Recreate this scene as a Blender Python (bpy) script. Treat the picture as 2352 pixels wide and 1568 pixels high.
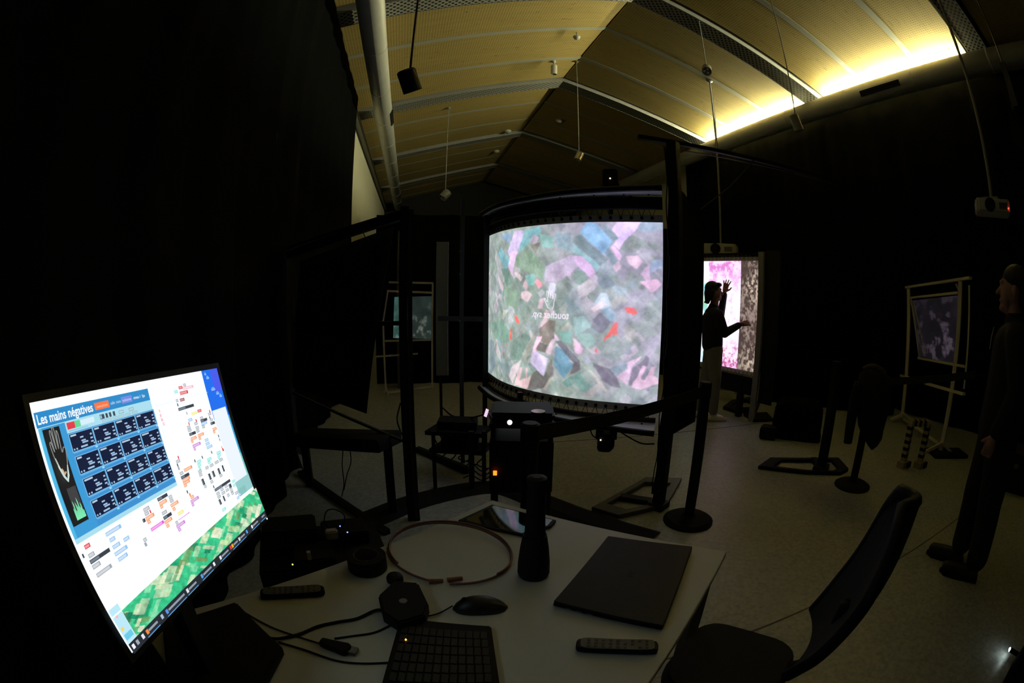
import bpy, bmesh, math, random
import numpy as np
from mathutils import Vector, Matrix, noise

for o in list(bpy.data.objects):
    bpy.data.objects.remove(o)
scene = bpy.context.scene
COL = scene.collection

# ------------------------------------------------------------------ camera
# A full-frame fisheye (equisolid) on a tripod at 1.60 m, room axes: +Y = length of the hall.
EYE = Vector((0.0, 0.0, 1.60))
FPX = 1079.4
CAM_R = Vector((0.97775, -0.20965, 0.01213)).normalized()
CAM_F = Vector((0.2096, 0.9707, -0.1170)).normalized()
CAM_U = CAM_R.cross(CAM_F).normalized()
CAM_R = CAM_F.cross(CAM_U).normalized()
cam = bpy.data.cameras.new('camera')
cam.type = 'PANO'
cam.sensor_width = 36.0
cam.sensor_height = 24.0
cam.sensor_fit = 'HORIZONTAL'
for holder in (cam, getattr(cam, 'cycles', None)):
    try:
        holder.panorama_type = 'FISHEYE_EQUISOLID'
        holder.fisheye_lens = FPX / 2352 * 36.0
        holder.fisheye_fov = math.radians(220)
    except Exception:
        pass
cam.clip_start = 0.02
cam.clip_end = 200
camo = bpy.data.objects.new('camera', cam)
COL.objects.link(camo)
m3 = Matrix((CAM_R, CAM_U, -CAM_F)).transposed()
camo.matrix_world = Matrix.Translation(EYE) @ m3.to_4x4()
scene.camera = camo

# ------------------------------------------------------------------ world, exposure
world = bpy.data.worlds.new('world')
scene.world = world
world.use_nodes = True
world.node_tree.nodes['Background'].inputs[0].default_value = (0.6, 0.7, 1.0, 1)
world.node_tree.nodes['Background'].inputs[1].default_value = 0.0
scene.view_settings.view_transform = 'Standard'
scene.view_settings.look = 'None'
scene.view_settings.gamma = 1.0
scene.view_settings.exposure = 0.0
scene.view_settings.use_curve_mapping = False
TUBE_POWER = 560.0          # radiance of the fluorescent tubes on the right-hand duct
TUBE_COLOUR = (1.0, 0.98, 0.54)
cy = scene.cycles
cy.max_bounces, cy.diffuse_bounces, cy.glossy_bounces, cy.transmission_bounces = 4, 3, 2, 1
cy.use_adaptive_sampling = True
cy.adaptive_threshold = 0.04
random.seed(7)
rng = np.random.default_rng(7)


def ray(px, py):
    x, y = (px - 1176) / FPX, -(py - 784) / FPX
    r = math.hypot(x, y)
    th = 2 * math.asin(min(1, r / 2))
    s = math.sin(th) / r if r > 1e-9 else 1
    return CAM_R * (x * s) + CAM_F * math.cos(th) + CAM_U * (y * s)


def at(px, py, x=None, y=None, z=None, d=None, h=None):
    """Point of the hall seen at a photo pixel, at a known plane (x, y or z), distance d or plan distance h."""
    r = ray(px, py)
    if x is not None: t = (x - EYE.x) / r.x
    elif y is not None: t = (y - EYE.y) / r.y
    elif z is not None: t = (z - EYE.z) / r.z
    elif h is not None: t = h / math.hypot(r.x, r.y)
    else: t = d
    return EYE + r * t


def zat(px, py, p):
    """Height seen at a pixel above the plan point p."""
    r = ray(px, py)
    return EYE.z + r.z / math.hypot(r.x, r.y) * math.hypot(p[0], p[1])


RX, RZ, SL = 2.94, 6.10, 0.245      # ridge position, ridge height, roof slope
WL, WR, YB, YF = -1.25, 7.05, -4.0, 19.5


def ceil_z(x):
    return RZ - SL * abs(x - RX)


def at_ceil(px, py):
    r = ray(px, py)
    best = None
    for sgn in (1, -1):
        den = r.z + SL * sgn * r.x
        if abs(den) < 1e-6: continue
        t = (RZ + SL * sgn * RX - EYE.z) / den
        p = EYE + r * t
        if t > 0 and (p.x - RX) * sgn >= -0.01:
            best = p
    return best


# ------------------------------------------------------------------ materials
MATS = {}


def lin(c):
    return tuple(((v / 255) / 12.92 if v <= 10 else (((v / 255) + 0.055) / 1.055) ** 2.4) for v in c)


def mat(name, col=(0.5, 0.5, 0.5), rough=0.6, metal=0.0, var=0.12, scale=14.0, bump=0.0, emit=None, power=1.0, spec=0.5, stretch=None):
    if name in MATS:
        return MATS[name]
    m = bpy.data.materials.new(name)
    m.use_nodes = True
    nt = m.node_tree
    b = nt.nodes['Principled BSDF']
    b.inputs['Roughness'].default_value = rough
    b.inputs['Metallic'].default_value = metal
    b.inputs['Specular IOR Level'].default_value = spec
    tc = nt.nodes.new('ShaderNodeTexCoord')
    nz = nt.nodes.new('ShaderNodeTexNoise')
    nz.inputs['Scale'].default_value = scale
    nz.inputs['Detail'].default_value = 4
    if stretch:
        mp = nt.nodes.new('ShaderNodeMapping')
        mp.inputs['Scale'].default_value = stretch
        nt.links.new(tc.outputs['Object'], mp.inputs['Vector'])
        nt.links.new(mp.outputs['Vector'], nz.inputs['Vector'])
    else:
        nt.links.new(tc.outputs['Object'], nz.inputs['Vector'])
    mx = nt.nodes.new('ShaderNodeMix')
    mx.data_type = 'RGBA'
    mx.inputs[6].default_value = tuple(c * (1 - var) for c in col) + (1,)
    mx.inputs[7].default_value = tuple(min(1, c * (1 + var)) for c in col) + (1,)
    nt.links.new(nz.outputs['Fac'], mx.inputs[0])
    nt.links.new(mx.outputs[2], b.inputs['Base Color'])
    if bump:
        bp = nt.nodes.new('ShaderNodeBump')
        bp.inputs['Strength'].default_value = bump
        bp.inputs['Distance'].default_value = 0.01
        nt.links.new(nz.outputs['Fac'], bp.inputs['Height'])
        nt.links.new(bp.outputs['Normal'], b.inputs['Normal'])
    if emit:
        b.inputs['Emission Color'].default_value = tuple(emit) + (1,)
        b.inputs['Emission Strength'].default_value = power
    MATS[name] = m
    return m


def colour_screen(name, power, grain=0.12, gscale=60):
    """Glowing picture: colour attribute times a little procedural grain."""
    m = bpy.data.materials.new(name)
    m.use_nodes = True
    nt = m.node_tree
    b = nt.nodes['Principled BSDF']
    b.inputs['Base Color'].default_value = (0.02, 0.02, 0.02, 1)
    b.inputs['Roughness'].default_value = 0.6
    at_ = nt.nodes.new('ShaderNodeAttribute')
    at_.attribute_name = 'Col'
    nz = nt.nodes.new('ShaderNodeTexNoise')
    nz.inputs['Scale'].default_value = gscale
    nz.inputs['Detail'].default_value = 5
    tc = nt.nodes.new('ShaderNodeTexCoord')
    nt.links.new(tc.outputs['Object'], nz.inputs['Vector'])
    mr = nt.nodes.new('ShaderNodeMapRange')
    mr.inputs['To Min'].default_value = 1 - grain * 2
    mr.inputs['To Max'].default_value = 1 + grain * 2
    nt.links.new(nz.outputs['Fac'], mr.inputs['Value'])
    mx = nt.nodes.new('ShaderNodeMix')
    mx.data_type = 'RGBA'
    mx.blend_type = 'MULTIPLY'
    mx.inputs[0].default_value = 1
    nt.links.new(at_.outputs['Color'], mx.inputs[6])
    nt.links.new(mr.outputs['Result'], mx.inputs[7])
    nt.links.new(mx.outputs[2], b.inputs['Emission Color'])
    b.inputs['Emission Strength'].default_value = power
    m.cycles.emission_sampling = 'NONE'      # large dim pictures: found by bounced rays, no explicit sampling of each facet
    MATS[name] = m
    return m


def plywood():
    m = mat('plywood', (0.50, 0.375, 0.135), rough=0.75, var=0.16, scale=1.0, stretch=(1.2, 14, 1))
    nt = m.node_tree
    b = nt.nodes['Principled BSDF']
    src = b.inputs['Base Color'].links[0].from_socket
    tc = [n for n in nt.nodes if n.type == 'TEX_COORD'][0]
    # knots and flakes
    n2 = nt.nodes.new('ShaderNodeTexNoise')
    n2.inputs['Scale'].default_value = 7
    n2.inputs['Detail'].default_value = 6
    mp = nt.nodes.new('ShaderNodeMapping')
    mp.inputs['Scale'].default_value = (1, 3.2, 1)
    nt.links.new(tc.outputs['Object'], mp.inputs['Vector'])
    nt.links.new(mp.outputs['Vector'], n2.inputs['Vector'])
    cr = nt.nodes.new('ShaderNodeValToRGB')
    cr.color_ramp.elements[0].position = 0.62
    cr.color_ramp.elements[1].position = 0.74
    cr.color_ramp.elements[0].color = (1, 1, 1, 1)
    cr.color_ramp.elements[1].color = (0.62, 0.56, 0.5, 1)
    nt.links.new(n2.outputs['Fac'], cr.inputs['Fac'])
    # rows of small acoustic perforations
    vo = nt.nodes.new('ShaderNodeTexVoronoi')
    vo.inputs['Scale'].default_value = 1 / 0.04
    vo.inputs['Randomness'].default_value = 0
    m2 = nt.nodes.new('ShaderNodeMapping')
    m2.inputs['Scale'].default_value = (1, 1, 0)
    nt.links.new(tc.outputs['Object'], m2.inputs['Vector'])
    nt.links.new(m2.outputs['Vector'], vo.inputs['Vector'])
    c2 = nt.nodes.new('ShaderNodeValToRGB')
    c2.color_ramp.elements[0].position = 0.22
    c2.color_ramp.elements[1].position = 0.34
    c2.color_ramp.elements[0].color = (0.55, 0.5, 0.42, 1)
    c2.color_ramp.elements[1].color = (1, 1, 1, 1)
    nt.links.new(vo.outputs['Distance'], c2.inputs['Fac'])
    last = src
    for s in (cr, c2):
        mx = nt.nodes.new('ShaderNodeMix')
        mx.data_type = 'RGBA'
        mx.blend_type = 'MULTIPLY'
        mx.inputs[0].default_value = 1
        nt.links.new(last, mx.inputs[6])
        nt.links.new(s.outputs['Color'], mx.inputs[7])
        last = mx.outputs[2]
    nt.links.new(last, b.inputs['Base Color'])
    return m


def perforated():
    m = mat('perforated_metal', (0.42, 0.42, 0.40), rough=0.5, var=0.08, scale=4)
    nt = m.node_tree
    b = nt.nodes['Principled BSDF']
    src = b.inputs['Base Color'].links[0].from_socket
    tc = [n for n in nt.nodes if n.type == 'TEX_COORD'][0]
    mp = nt.nodes.new('ShaderNodeMapping')
    mp.inputs['Rotation'].default_value = (0, 0, math.radians(45))
    mp.inputs['Scale'].default_value = (1, 1, 0)
    nt.links.new(tc.outputs['Object'], mp.inputs['Vector'])
    vo = nt.nodes.new('ShaderNodeTexVoronoi')
    vo.inputs['Scale'].default_value = 1 / 0.062
    vo.inputs['Randomness'].default_value = 0
    nt.links.new(mp.outputs['Vector'], vo.inputs['Vector'])
    cr = nt.nodes.new('ShaderNodeValToRGB')
    cr.color_ramp.elements[0].position = 0.30
    cr.color_ramp.elements[1].position = 0.36
    cr.color_ramp.elements[0].color = (0.05, 0.05, 0.045, 1)
    cr.color_ramp.elements[1].color = (1, 1, 1, 1)
    nt.links.new(vo.outputs['Distance'], cr.inputs['Fac'])
    mx = nt.nodes.new('ShaderNodeMix')
    mx.data_type = 'RGBA'
    mx.blend_type = 'MULTIPLY'
    mx.inputs[0].default_value = 1
    nt.links.new(src, mx.inputs[6])
    nt.links.new(cr.outputs['Color'], mx.inputs[7])
    nt.links.new(mx.outputs[2], b.inputs['Base Color'])
    return m


def concrete():
    m = mat('concrete', (0.39, 0.425, 0.435), rough=0.42, var=0.18, scale=1.3, bump=0.05)
    nt = m.node_tree
    b = nt.nodes['Principled BSDF']
    src = b.inputs['Base Color'].links[0].from_socket
    tc = [n for n in nt.nodes if n.type == 'TEX_COORD'][0]
    n2 = nt.nodes.new('ShaderNodeTexNoise')
    n2.inputs['Scale'].default_value = 38
    n2.inputs['Detail'].default_value = 8
    nt.links.new(tc.outputs['Object'], n2.inputs['Vector'])
    cr = nt.nodes.new('ShaderNodeValToRGB')
    cr.color_ramp.elements[0].position = 0.30
    cr.color_ramp.elements[1].position = 0.62
    cr.color_ramp.elements[0].color = (0.72, 0.72, 0.70, 1)
    cr.color_ramp.elements[1].color = (1.1, 1.08, 1.04, 1)
    nt.links.new(n2.outputs['Fac'], cr.inputs['Fac'])
    mx = nt.nodes.new('ShaderNodeMix')
    mx.data_type = 'RGBA'
    mx.blend_type = 'MULTIPLY'
    mx.inputs[0].default_value = 1
    nt.links.new(src, mx.inputs[6])
    nt.links.new(cr.outputs['Color'], mx.inputs[7])
    nt.links.new(mx.outputs[2], b.inputs['Base Color'])
    return m


BLACK = mat('black_cloth', (0.0035, 0.0038, 0.0045), rough=0.95, var=0.3, scale=9, spec=0.03)
BLACKM = mat('black_metal', (0.009, 0.009, 0.010), rough=0.55, var=0.2, scale=20, spec=0.2)
BLACKP = mat('black_plastic', (0.008, 0.008, 0.009), rough=0.6, var=0.2, scale=40, spec=0.2)
RUBBER = mat('black_rubber', (0.008, 0.008, 0.008), rough=0.8, var=0.2, scale=40, spec=0.2)
ALU = mat('aluminium', (0.22, 0.22, 0.23), rough=0.45, metal=0.7, var=0.15, scale=30)
DARKALU = mat('dark_aluminium', (0.045, 0.045, 0.05), rough=0.5, metal=0.4, var=0.2, scale=30)
GREYM = mat('grey_metal', (0.24, 0.24, 0.24), rough=0.5, var=0.1, scale=8)
GREYP = mat('grey_plastic', (0.20, 0.20, 0.19), rough=0.55, var=0.15, scale=60)
WHITEP = mat('white_plastic', (0.50, 0.50, 0.48), rough=0.45, var=0.06, scale=20)
WHITEW = mat('white_painted_wood', (0.72, 0.69, 0.62), rough=0.6, var=0.12, scale=12, stretch=(1, 1, 6))
DUCT = mat('galvanised_duct', (0.60, 0.60, 0.59), rough=0.5, metal=0.2, var=0.14, scale=3, bump=0.05)
WALLW = mat('white_wall', (0.75, 0.72, 0.58), rough=0.8, var=0.06, scale=2)
WALLD = mat('dark_wall', (0.02, 0.02, 0.02), rough=0.9, var=0.2, scale=2)
TABLE = mat('table_laminate', (0.58, 0.61, 0.62), rough=0.5, var=0.05, scale=3)
SKIN = mat('skin', (0.42, 0.22, 0.15), rough=0.55, var=0.08, scale=30)
HAIR = mat('dark_hair', (0.012, 0.008, 0.006), rough=0.6, var=0.4, scale=60, stretch=(1, 1, 0.2))


def led(name, col, power):
    return mat(name, (0.1, 0.1, 0.1), emit=col, power=power)


# ------------------------------------------------------------------ mesh helpers
OFF = {}


def frame_of(d):
    d = d.normalized()
    a = Vector((0, 0, 1)) if abs(d.z) < 0.95 else Vector((1, 0, 0))
    s = d.cross(a).normalized()
    return s, s.cross(d).normalized()


def cr(pts, n=8, closed=False):
    pts = [Vector(p) for p in pts]
    if closed:
        P = [pts[-1]] + pts + [pts[0], pts[1]]
    else:
        P = [pts[0] * 2 - pts[1]] + pts + [pts[-1] * 2 - pts[-2]]
    out = []
    for i in range(1, len(P) - 2):
        a, b, c, d = P[i - 1:i + 3]
        for k in range(n):
            t = k / n
            out.append(0.5 * (2 * b + (c - a) * t + (2 * a - 5 * b + 4 * c - d) * t * t + (3 * b - a - 3 * c + d) * t ** 3))
    if not closed:
        out.append(P[-2])
    return out


class MB:
    def __init__(self):
        self.v, self.f = [], []

    def add(self, vs, fs):
        k = len(self.v)
        self.v += [Vector(p) for p in vs]
        self.f += [tuple(i + k for i in f) for f in fs]
        return self

    def obox(self, c, ax, ay, az):
        """Box: centre and three half-axis vectors."""
        c, ax, ay, az = map(Vector, (c, ax, ay, az))
        vs = [c + ax * i + ay * j + az * k for i in (-1, 1) for j in (-1, 1) for k in (-1, 1)]
        return self.add(vs, [(0, 1, 3, 2), (4, 6, 7, 5), (0, 4, 5, 1), (2, 3, 7, 6), (0, 2, 6, 4), (1, 5, 7, 3)])

    def box(self, lo, hi):
        lo, hi = Vector(lo), Vector(hi)
        h = (hi - lo) / 2
        return self.obox((lo + hi) / 2, (h.x, 0, 0), (0, h.y, 0), (0, 0, h.z))

    def bar(self, a, b, w, h=None, up=None):
        """Rectangular bar from a to b."""
        a, b = Vector(a), Vector(b)
        h = h or w
        d = b - a
        s, u = frame_of(d)
        if up is not None:
            s = d.cross(Vector(up)).normalized()
            u = s.cross(d).normalized()
        return self.obox((a + b) / 2, s * (w / 2), d / 2, u * (h / 2))

    def tube(self, pts, r, n=8, closed=False, caps=True):
        pts = [Vector(p) for p in pts]
        N = len(pts)
        rs = r if isinstance(r, (list, tuple)) else [r] * N
        vs, fs = [], []
        s = None
        for i, p in enumerate(pts):
            d = (pts[(i + 1) % N] - pts[i - 1]) if closed else (pts[min(i + 1, N - 1)] - pts[max(i - 1, 0)])
            d = d.normalized()
            if s is None:
                s, u = frame_of(d)
            else:
                s = (s - d * s.dot(d)).normalized()
                u = s.cross(d)
            for k in range(n):
                a = 2 * math.pi * k / n
                vs.append(p + (s * math.cos(a) + u * math.sin(a)) * rs[i])
        for i in range(N if closed else N - 1):
            for k in range(n):
                a, b = i * n + k, i * n + (k + 1) % n
                c, d = ((i + 1) % N) * n + (k + 1) % n, ((i + 1) % N) * n + k
                fs.append((a, b, c, d))
        if caps and not closed:
            fs.append(tuple(range(n))[::-1])
            fs.append(tuple((N - 1) * n + k for k in range(n)))
        return self.add(vs, fs)

    def cyl(self, a, b, r, n=20, r2=None):
        return self.tube([a, b], [r, r if r2 is None else r2], n)

    def lathe(self, base, prof, n=28, axis=(0, 0, 1)):
        """prof: list of (radius, height) along the axis, closed with caps."""
        base, ax = Vector(base), Vector(axis).normalized()
        s, u = frame_of(ax)
        vs, fs = [], []
        for (r, h) in prof:
            for k in range(n):
                a = 2 * math.pi * k / n
                vs.append(base + ax * h + (s * math.cos(a) + u * math.sin(a)) * max(r, 1e-5))
        for i in range(len(prof) - 1):
            for k in range(n):
                fs.append((i * n + k, i * n + (k + 1) % n, (i + 1) * n + (k + 1) % n, (i + 1) * n + k))
        fs.append(tuple(range(n))[::-1])
        fs.append(tuple((len(prof) - 1) * n + k for k in range(n)))
        return self.add(vs, fs)

    def prism(self, poly, off):
        """Polygon (list of points) extruded by a vector."""
        poly = [Vector(p) for p in poly]
        off = Vector(off)
        n = len(poly)
        fs = [tuple(range(n)), tuple(range(2 * n - 1, n - 1, -1))]
        fs += [(i, n + i, n + (i + 1) % n, (i + 1) % n) for i in range(n)]
        return self.add(poly + [p + off for p in poly], fs)

    def ring_prism(self, outer, inner, off):
        n = len(outer)
        off = Vector(off)
        o, i_ = [Vector(p) for p in outer], [Vector(p) for p in inner]
        vs = o + i_ + [p + off for p in o] + [p + off for p in i_]
        fs = []
        for k in range(n):
            j = (k + 1) % n
            fs += [(k, j, n + j, n + k), (2 * n + k, 3 * n + k, 3 * n + j, 2 * n + j), (k, 2 * n + k, 2 * n + j, j), (n + k, n + j, 3 * n + j, 3 * n + k)]
        return self.add(vs, fs)

    def grid(self, rows):
        """Open sheet from rows of points."""
        n = len(rows[0])
        vs = [p for r in rows for p in r]
        fs = [(i * n + k, i * n + k + 1, (i + 1) * n + k + 1, (i + 1) * n + k) for i in range(len(rows) - 1) for k in range(n - 1)]
        return self.add(vs, fs)

    def slab(self, rows, off):
        """Sheet with thickness: the rows and the rows moved by off (vector or function of the point)."""
        n, m = len(rows[0]), len(rows)
        A = [Vector(p) for r in rows for p in r]
        B = [p + (off(p) if callable(off) else Vector(off)) for p in A]
        fs = []
        for i in range(m - 1):
            for k in range(n - 1):
                q = (i * n + k, i * n + k + 1, (i + 1) * n + k + 1, (i + 1) * n + k)
                fs.append(q)
                fs.append(tuple(m * n + t for t in q[::-1]))
        edge = [k for k in range(n)] + [i * n + n - 1 for i in range(1, m)] + [(m - 1) * n + k for k in range(n - 2, -1, -1)] + [i * n for i in range(m - 2, 0, -1)]
        for a, b in zip(edge, edge[1:] + edge[:1]):
            fs.append((a, m * n + a, m * n + b, b))
        return self.add(A + B, fs)

    def build(self, name, m, parent=None, smooth=False, bevel=0.0, origin=None):
        if parent is not None:
            org = OFF[parent.name]
        elif origin is not None:
            org = Vector(origin)
        else:
            xs = [p.x for p in self.v]; ys = [p.y for p in self.v]; zs = [p.z for p in self.v]
            org = Vector(((min(xs) + max(xs)) / 2, (min(ys) + max(ys)) / 2, min(zs)))
        me = bpy.data.meshes.new(name)
        me.from_pydata([p - org for p in self.v], [], self.f)
        bm = bmesh.new(); bm.from_mesh(me)
        bmesh.ops.recalc_face_normals(bm, faces=bm.faces)
        if bevel:
            try:
                bmesh.ops.bevel(bm, geom=[e for e in bm.edges if len(e.link_faces) == 2 and e.calc_face_angle(0) > 0.6], offset=bevel, segments=2, affect='EDGES', clamp_overlap=True)
            except Exception:
                pass
        bm.to_mesh(me); bm.free()
        if smooth:
            me.polygons.foreach_set('use_smooth', [True] * len(me.polygons))
        me.materials.append(m)
        o = bpy.data.objects.new(name, me)
        COL.objects.link(o)
        if parent is not None:
            o.parent = parent
        else:
            o.location = org
        OFF[o.name] = org
        return o


def tag(o, label=None, cat=None, group=None, kind=None):
    if label: o['label'] = label
    if cat: o['category'] = cat
    if group: o['group'] = group
    if kind: o['kind'] = kind
    return o


def thing(name, label, cat, loc, group=None):
    o = bpy.data.objects.new(name, None)
    o.empty_display_size = 0.1
    COL.objects.link(o)
    o.location = loc
    OFF[o.name] = Vector(loc)
    return tag(o, label, cat, group)


def inst(name, me, parent, loc, rot=None, scale=None):
    """A further object with shared mesh data, at a world position, child of parent."""
    o = bpy.data.objects.new(name, me)
    COL.objects.link(o)
    o.parent = parent
    o.location = Vector(loc) - OFF[parent.name]
    if rot is not None:
        o.rotation_mode = 'QUATERNION'
        o.rotation_quaternion = rot
    if scale is not None:
        o.scale = scale
    OFF[o.name] = Vector(loc)
    return o


def mesh_of(mb, m, smooth=False):
    me = bpy.data.meshes.new('piece')
    me.from_pydata(mb.v, [], mb.f)
    bm = bmesh.new(); bm.from_mesh(me)
    bmesh.ops.recalc_face_normals(bm, faces=bm.faces)
    bm.to_mesh(me); bm.free()
    if smooth:
        me.polygons.foreach_set('use_smooth', [True] * len(me.polygons))
    me.materials.append(m)
    return me


def set_colours(me, cols):
    a = me.color_attributes.new('Col', 'FLOAT_COLOR', 'POINT')
    flat = np.ones((len(cols), 4), dtype=np.float32)
    flat[:, :3] = cols
    a.data.foreach_set('color', flat.ravel())


def coloured_grid(name, pts, cols, nu, nv, m, parent):
    """Picture surface: nu x nv points with a colour each."""
    org = OFF[parent.name]
    me = bpy.data.meshes.new(name)
    fs = [(j * nu + i, j * nu + i + 1, (j + 1) * nu + i + 1, (j + 1) * nu + i) for j in range(nv - 1) for i in range(nu - 1)]
    me.from_pydata([Vector(p) - org for p in pts], [], fs)
    set_colours(me, cols)
    me.materials.append(m)
    o = bpy.data.objects.new(name, me)
    COL.objects.link(o)
    o.parent = parent
    OFF[o.name] = org
    return o


def text_mesh(body, size=1.0, bold=0.0):
    cu = bpy.data.curves.new('lettering', 'FONT')
    cu.body = body
    cu.size = size
    cu.resolution_u = 3
    cu.offset = bold
    ob = bpy.data.objects.new('lettering', cu)
    COL.objects.link(ob)
    bpy.context.view_layer.update()
    dg = bpy.context.evaluated_depsgraph_get()
    me = bpy.data.meshes.new_from_object(ob.evaluated_get(dg))
    bpy.data.objects.remove(ob)
    vs = [v.co.copy() for v in me.vertices]
    fs = [tuple(p.vertices) for p in me.polygons]
    return vs, fs


def organic(name, prims, m, parent, voxel=0.008, smooth=6):
    """One continuous surface from tapered capsules and ellipsoids, merged by a voxel remesh."""
    mb = MB()
    for p in prims:
        if p[0] == 'c':
            _, a, b, ra, rb = p
            a, b = Vector(a), Vector(b)
            d = (b - a)
            L = d.length
            dn = d.normalized() if L > 1e-6 else Vector((0, 0, 1))
            pr = []
            for k in range(0, 5):
                t = math.pi / 2 * (1 - k / 4)
                pr.append((ra * math.cos(t), -ra * math.sin(t)))
            for k in range(0, 5):
                t = math.pi / 2 * k / 4
                pr.append((rb * math.cos(t), L + rb * math.sin(t)))
            mb.lathe(a, pr, 14, dn)
        else:
            _, c, R, q = p
            c = Vector(c)
            vs, fs = [], []
            for i in range(9):
                t = math.pi * i / 8
                for k in range(16):
                    a = 2 * math.pi * k / 16
                    v = Vector((R[0] * max(1e-3, math.sin(t)) * math.cos(a), R[1] * max(1e-3, math.sin(t)) * math.sin(a), R[2] * math.cos(t)))
                    vs.append(c + (q @ v if q is not None else v))
            for i in range(8):
                for k in range(16):
                    fs.append((i * 16 + k, i * 16 + (k + 1) % 16, (i + 1) * 16 + (k + 1) % 16, (i + 1) * 16 + k))
            fs.append(tuple(range(16))[::-1]); fs.append(tuple(8 * 16 + k for k in range(16)))
            mb.add(vs, fs)
    tmp = mb.build('tmp', m, parent)
    r = tmp.modifiers.new('r', 'REMESH')
    r.mode = 'VOXEL'
    r.voxel_size = voxel
    s = tmp.modifiers.new('s', 'SMOOTH')
    s.factor = 0.5
    s.iterations = smooth
    bpy.context.view_layer.update()
    dg = bpy.context.evaluated_depsgraph_get()
    me = bpy.data.meshes.new_from_object(tmp.evaluated_get(dg))
    me.polygons.foreach_set('use_smooth', [True] * len(me.polygons))
    if not me.materials:
        me.materials.append(m)
    bpy.data.objects.remove(tmp)
    o = bpy.data.objects.new(name, me)
    COL.objects.link(o)
    o.parent = parent
    OFF[o.name] = OFF[parent.name]
    return o

# ================================================================== THE HALL
# floor
fl = MB().box((WL - 0.2, YB - 0.2, -0.2), (WR + 0.2, YF + 0.2, 0)).build('floor', concrete())
tag(fl, 'grey polished concrete floor of the dark hall', 'floor', kind='structure')
JT = mat('joint_filler', (0.16, 0.16, 0.15), rough=0.9)
ja, jb = at(1725, 1450, z=0.0015), at(2180, 1205, z=0.0015)
jd = (jb - ja).normalized()
MB().bar(ja - jd * 1.2, ja + jd * 5.0, 0.009, 0.003).build('floor_joint', JT, fl)
js = Vector((-jd.y, jd.x, 0)) * 3.2
MB().bar(ja + js - jd * 0.6, ja + js + jd * 4.2, 0.009, 0.003).build('floor_joint', JT, fl)

# walls
for nm, lo, hi, mm, lb in (
        ('wall_left', (WL - 0.2, YB, 0), (WL, YF, ceil_z(WL) + 0.05), WALLW, 'pale left wall of the hall above and beyond the black drape'),
        ('wall_right', (WR, YB, 0), (WR + 0.2, YF, ceil_z(WR) + 0.05), WALLW, 'pale right wall of the hall behind the black drape'),
        ('wall_far', (WL - 0.2, YF, 0), (WR + 0.2, YF + 0.2, RZ + 0.3), WALLD, 'dark far end wall of the hall'),
        ('wall_back', (WL - 0.2, YB - 0.2, 0), (WR + 0.2, YB, RZ + 0.3), WALLD, 'dark end wall behind the camera')):
    tag(MB().box(lo, hi).build(nm, mm), lb, 'wall', kind='structure')

# ceiling: one plywood panel per bay and slope, grey strips over the seams, perforated beams every third seam
PLY, PERF = plywood(), perforated()
STRIP = mat('seam_strip', (0.40, 0.40, 0.36), rough=0.6, var=0.05, scale=4)
VOID = mat('ceiling_underlay', (0.22, 0.20, 0.17), rough=0.9)
ceil = MB()
for s in (-1, 1):
    xe = WL - 0.2 if s < 0 else WR + 0.2
    a, b = Vector((RX, 0, RZ + 0.22)), Vector((xe, 0, ceil_z(xe) + 0.22))
    ceil.prism([(a.x, YB - 0.2, a.z), (b.x, YB - 0.2, b.z), (b.x, YB - 0.2, b.z + 0.1), (a.x, YB - 0.2, a.z + 0.1)], (0, YF - YB + 0.4, 0))
ceil = ceil.build('ceiling', VOID)
tag(ceil, 'pitched ceiling of perforated plywood panels with grey seam strips', 'ceiling', kind='structure')
BAY = 1.25
RIBS = [-2.25 + 3.75 * k for k in range(6)]


def roof_piece(y0, y1, dz, th, x0, x1):
    """Sloping slab between plan positions x0 and x1, underside dz below the ceiling plane."""
    return MB().prism([(x0, y0, ceil_z(x0) - dz), (x1, y0, ceil_z(x1) - dz), (x1, y0, ceil_z(x1) - dz + th), (x0, y0, ceil_z(x0) - dz + th)], (0, y1 - y0, 0))


y = RIBS[0] - BAY
edges = []
while y < YF + 1:
    edges.append(y)
    y += BAY
for i in range(len(edges) - 1):
    y0, y1 = edges[i], edges[i + 1]
    r0 = any(abs(y0 - r) < 0.01 for r in RIBS)
    r1 = any(abs(y1 - r) < 0.01 for r in RIBS)
    a, b = y0 + (0.25 if r0 else 0.05), min(y1 - (0.25 if r1 else 0.05), YF - 0.01)
    a = max(a, YB + 0.01)
    if b - a < 0.1:
        continue
    for (x0, x1) in ((WL, RX - 0.02), (RX + 0.02, WR)):
        roof_piece(a, b, 0.0, 0.03, x0, x1).build('plywood_panel', PLY, ceil)
    if not r1 and y1 < YF:
        for (x0, x1) in ((WL, RX), (RX, WR)):
            roof_piece(y1 - 0.052, y1 + 0.052, 0.004, 0.02, x0, x1).build('seam_strip', STRIP, ceil)
for r in RIBS:
    if r > YF: continue
    for (x0, x1) in ((WL, RX), (RX, WR)):
        bm_ = roof_piece(r - 0.175, r + 0.175, 0.07, 0.02, x0, x1)
        g = bm_.build('beam_grille', PERF, ceil)
        e = MB()
        for yy in (r - 0.187, r + 0.175):
            e.prism([(x0, yy, ceil_z(x0) - 0.075), (x1, yy, ceil_z(x1) - 0.075), (x1, yy, ceil_z(x1) + 0.2), (x0, yy, ceil_z(x0) + 0.2)], (0, 0.012, 0))
        e.build('beam_side', GREYM, ceil)

# eaves beam along the left wall
tag(MB().box((WL, YB, ceil_z(WL) - 0.30), (WL + 0.10, YF, ceil_z(WL) - 0.16)).build('trim_1', GREYM), 'grey metal eaves rail along the left wall under the ceiling', 'trim', kind='structure')


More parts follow.
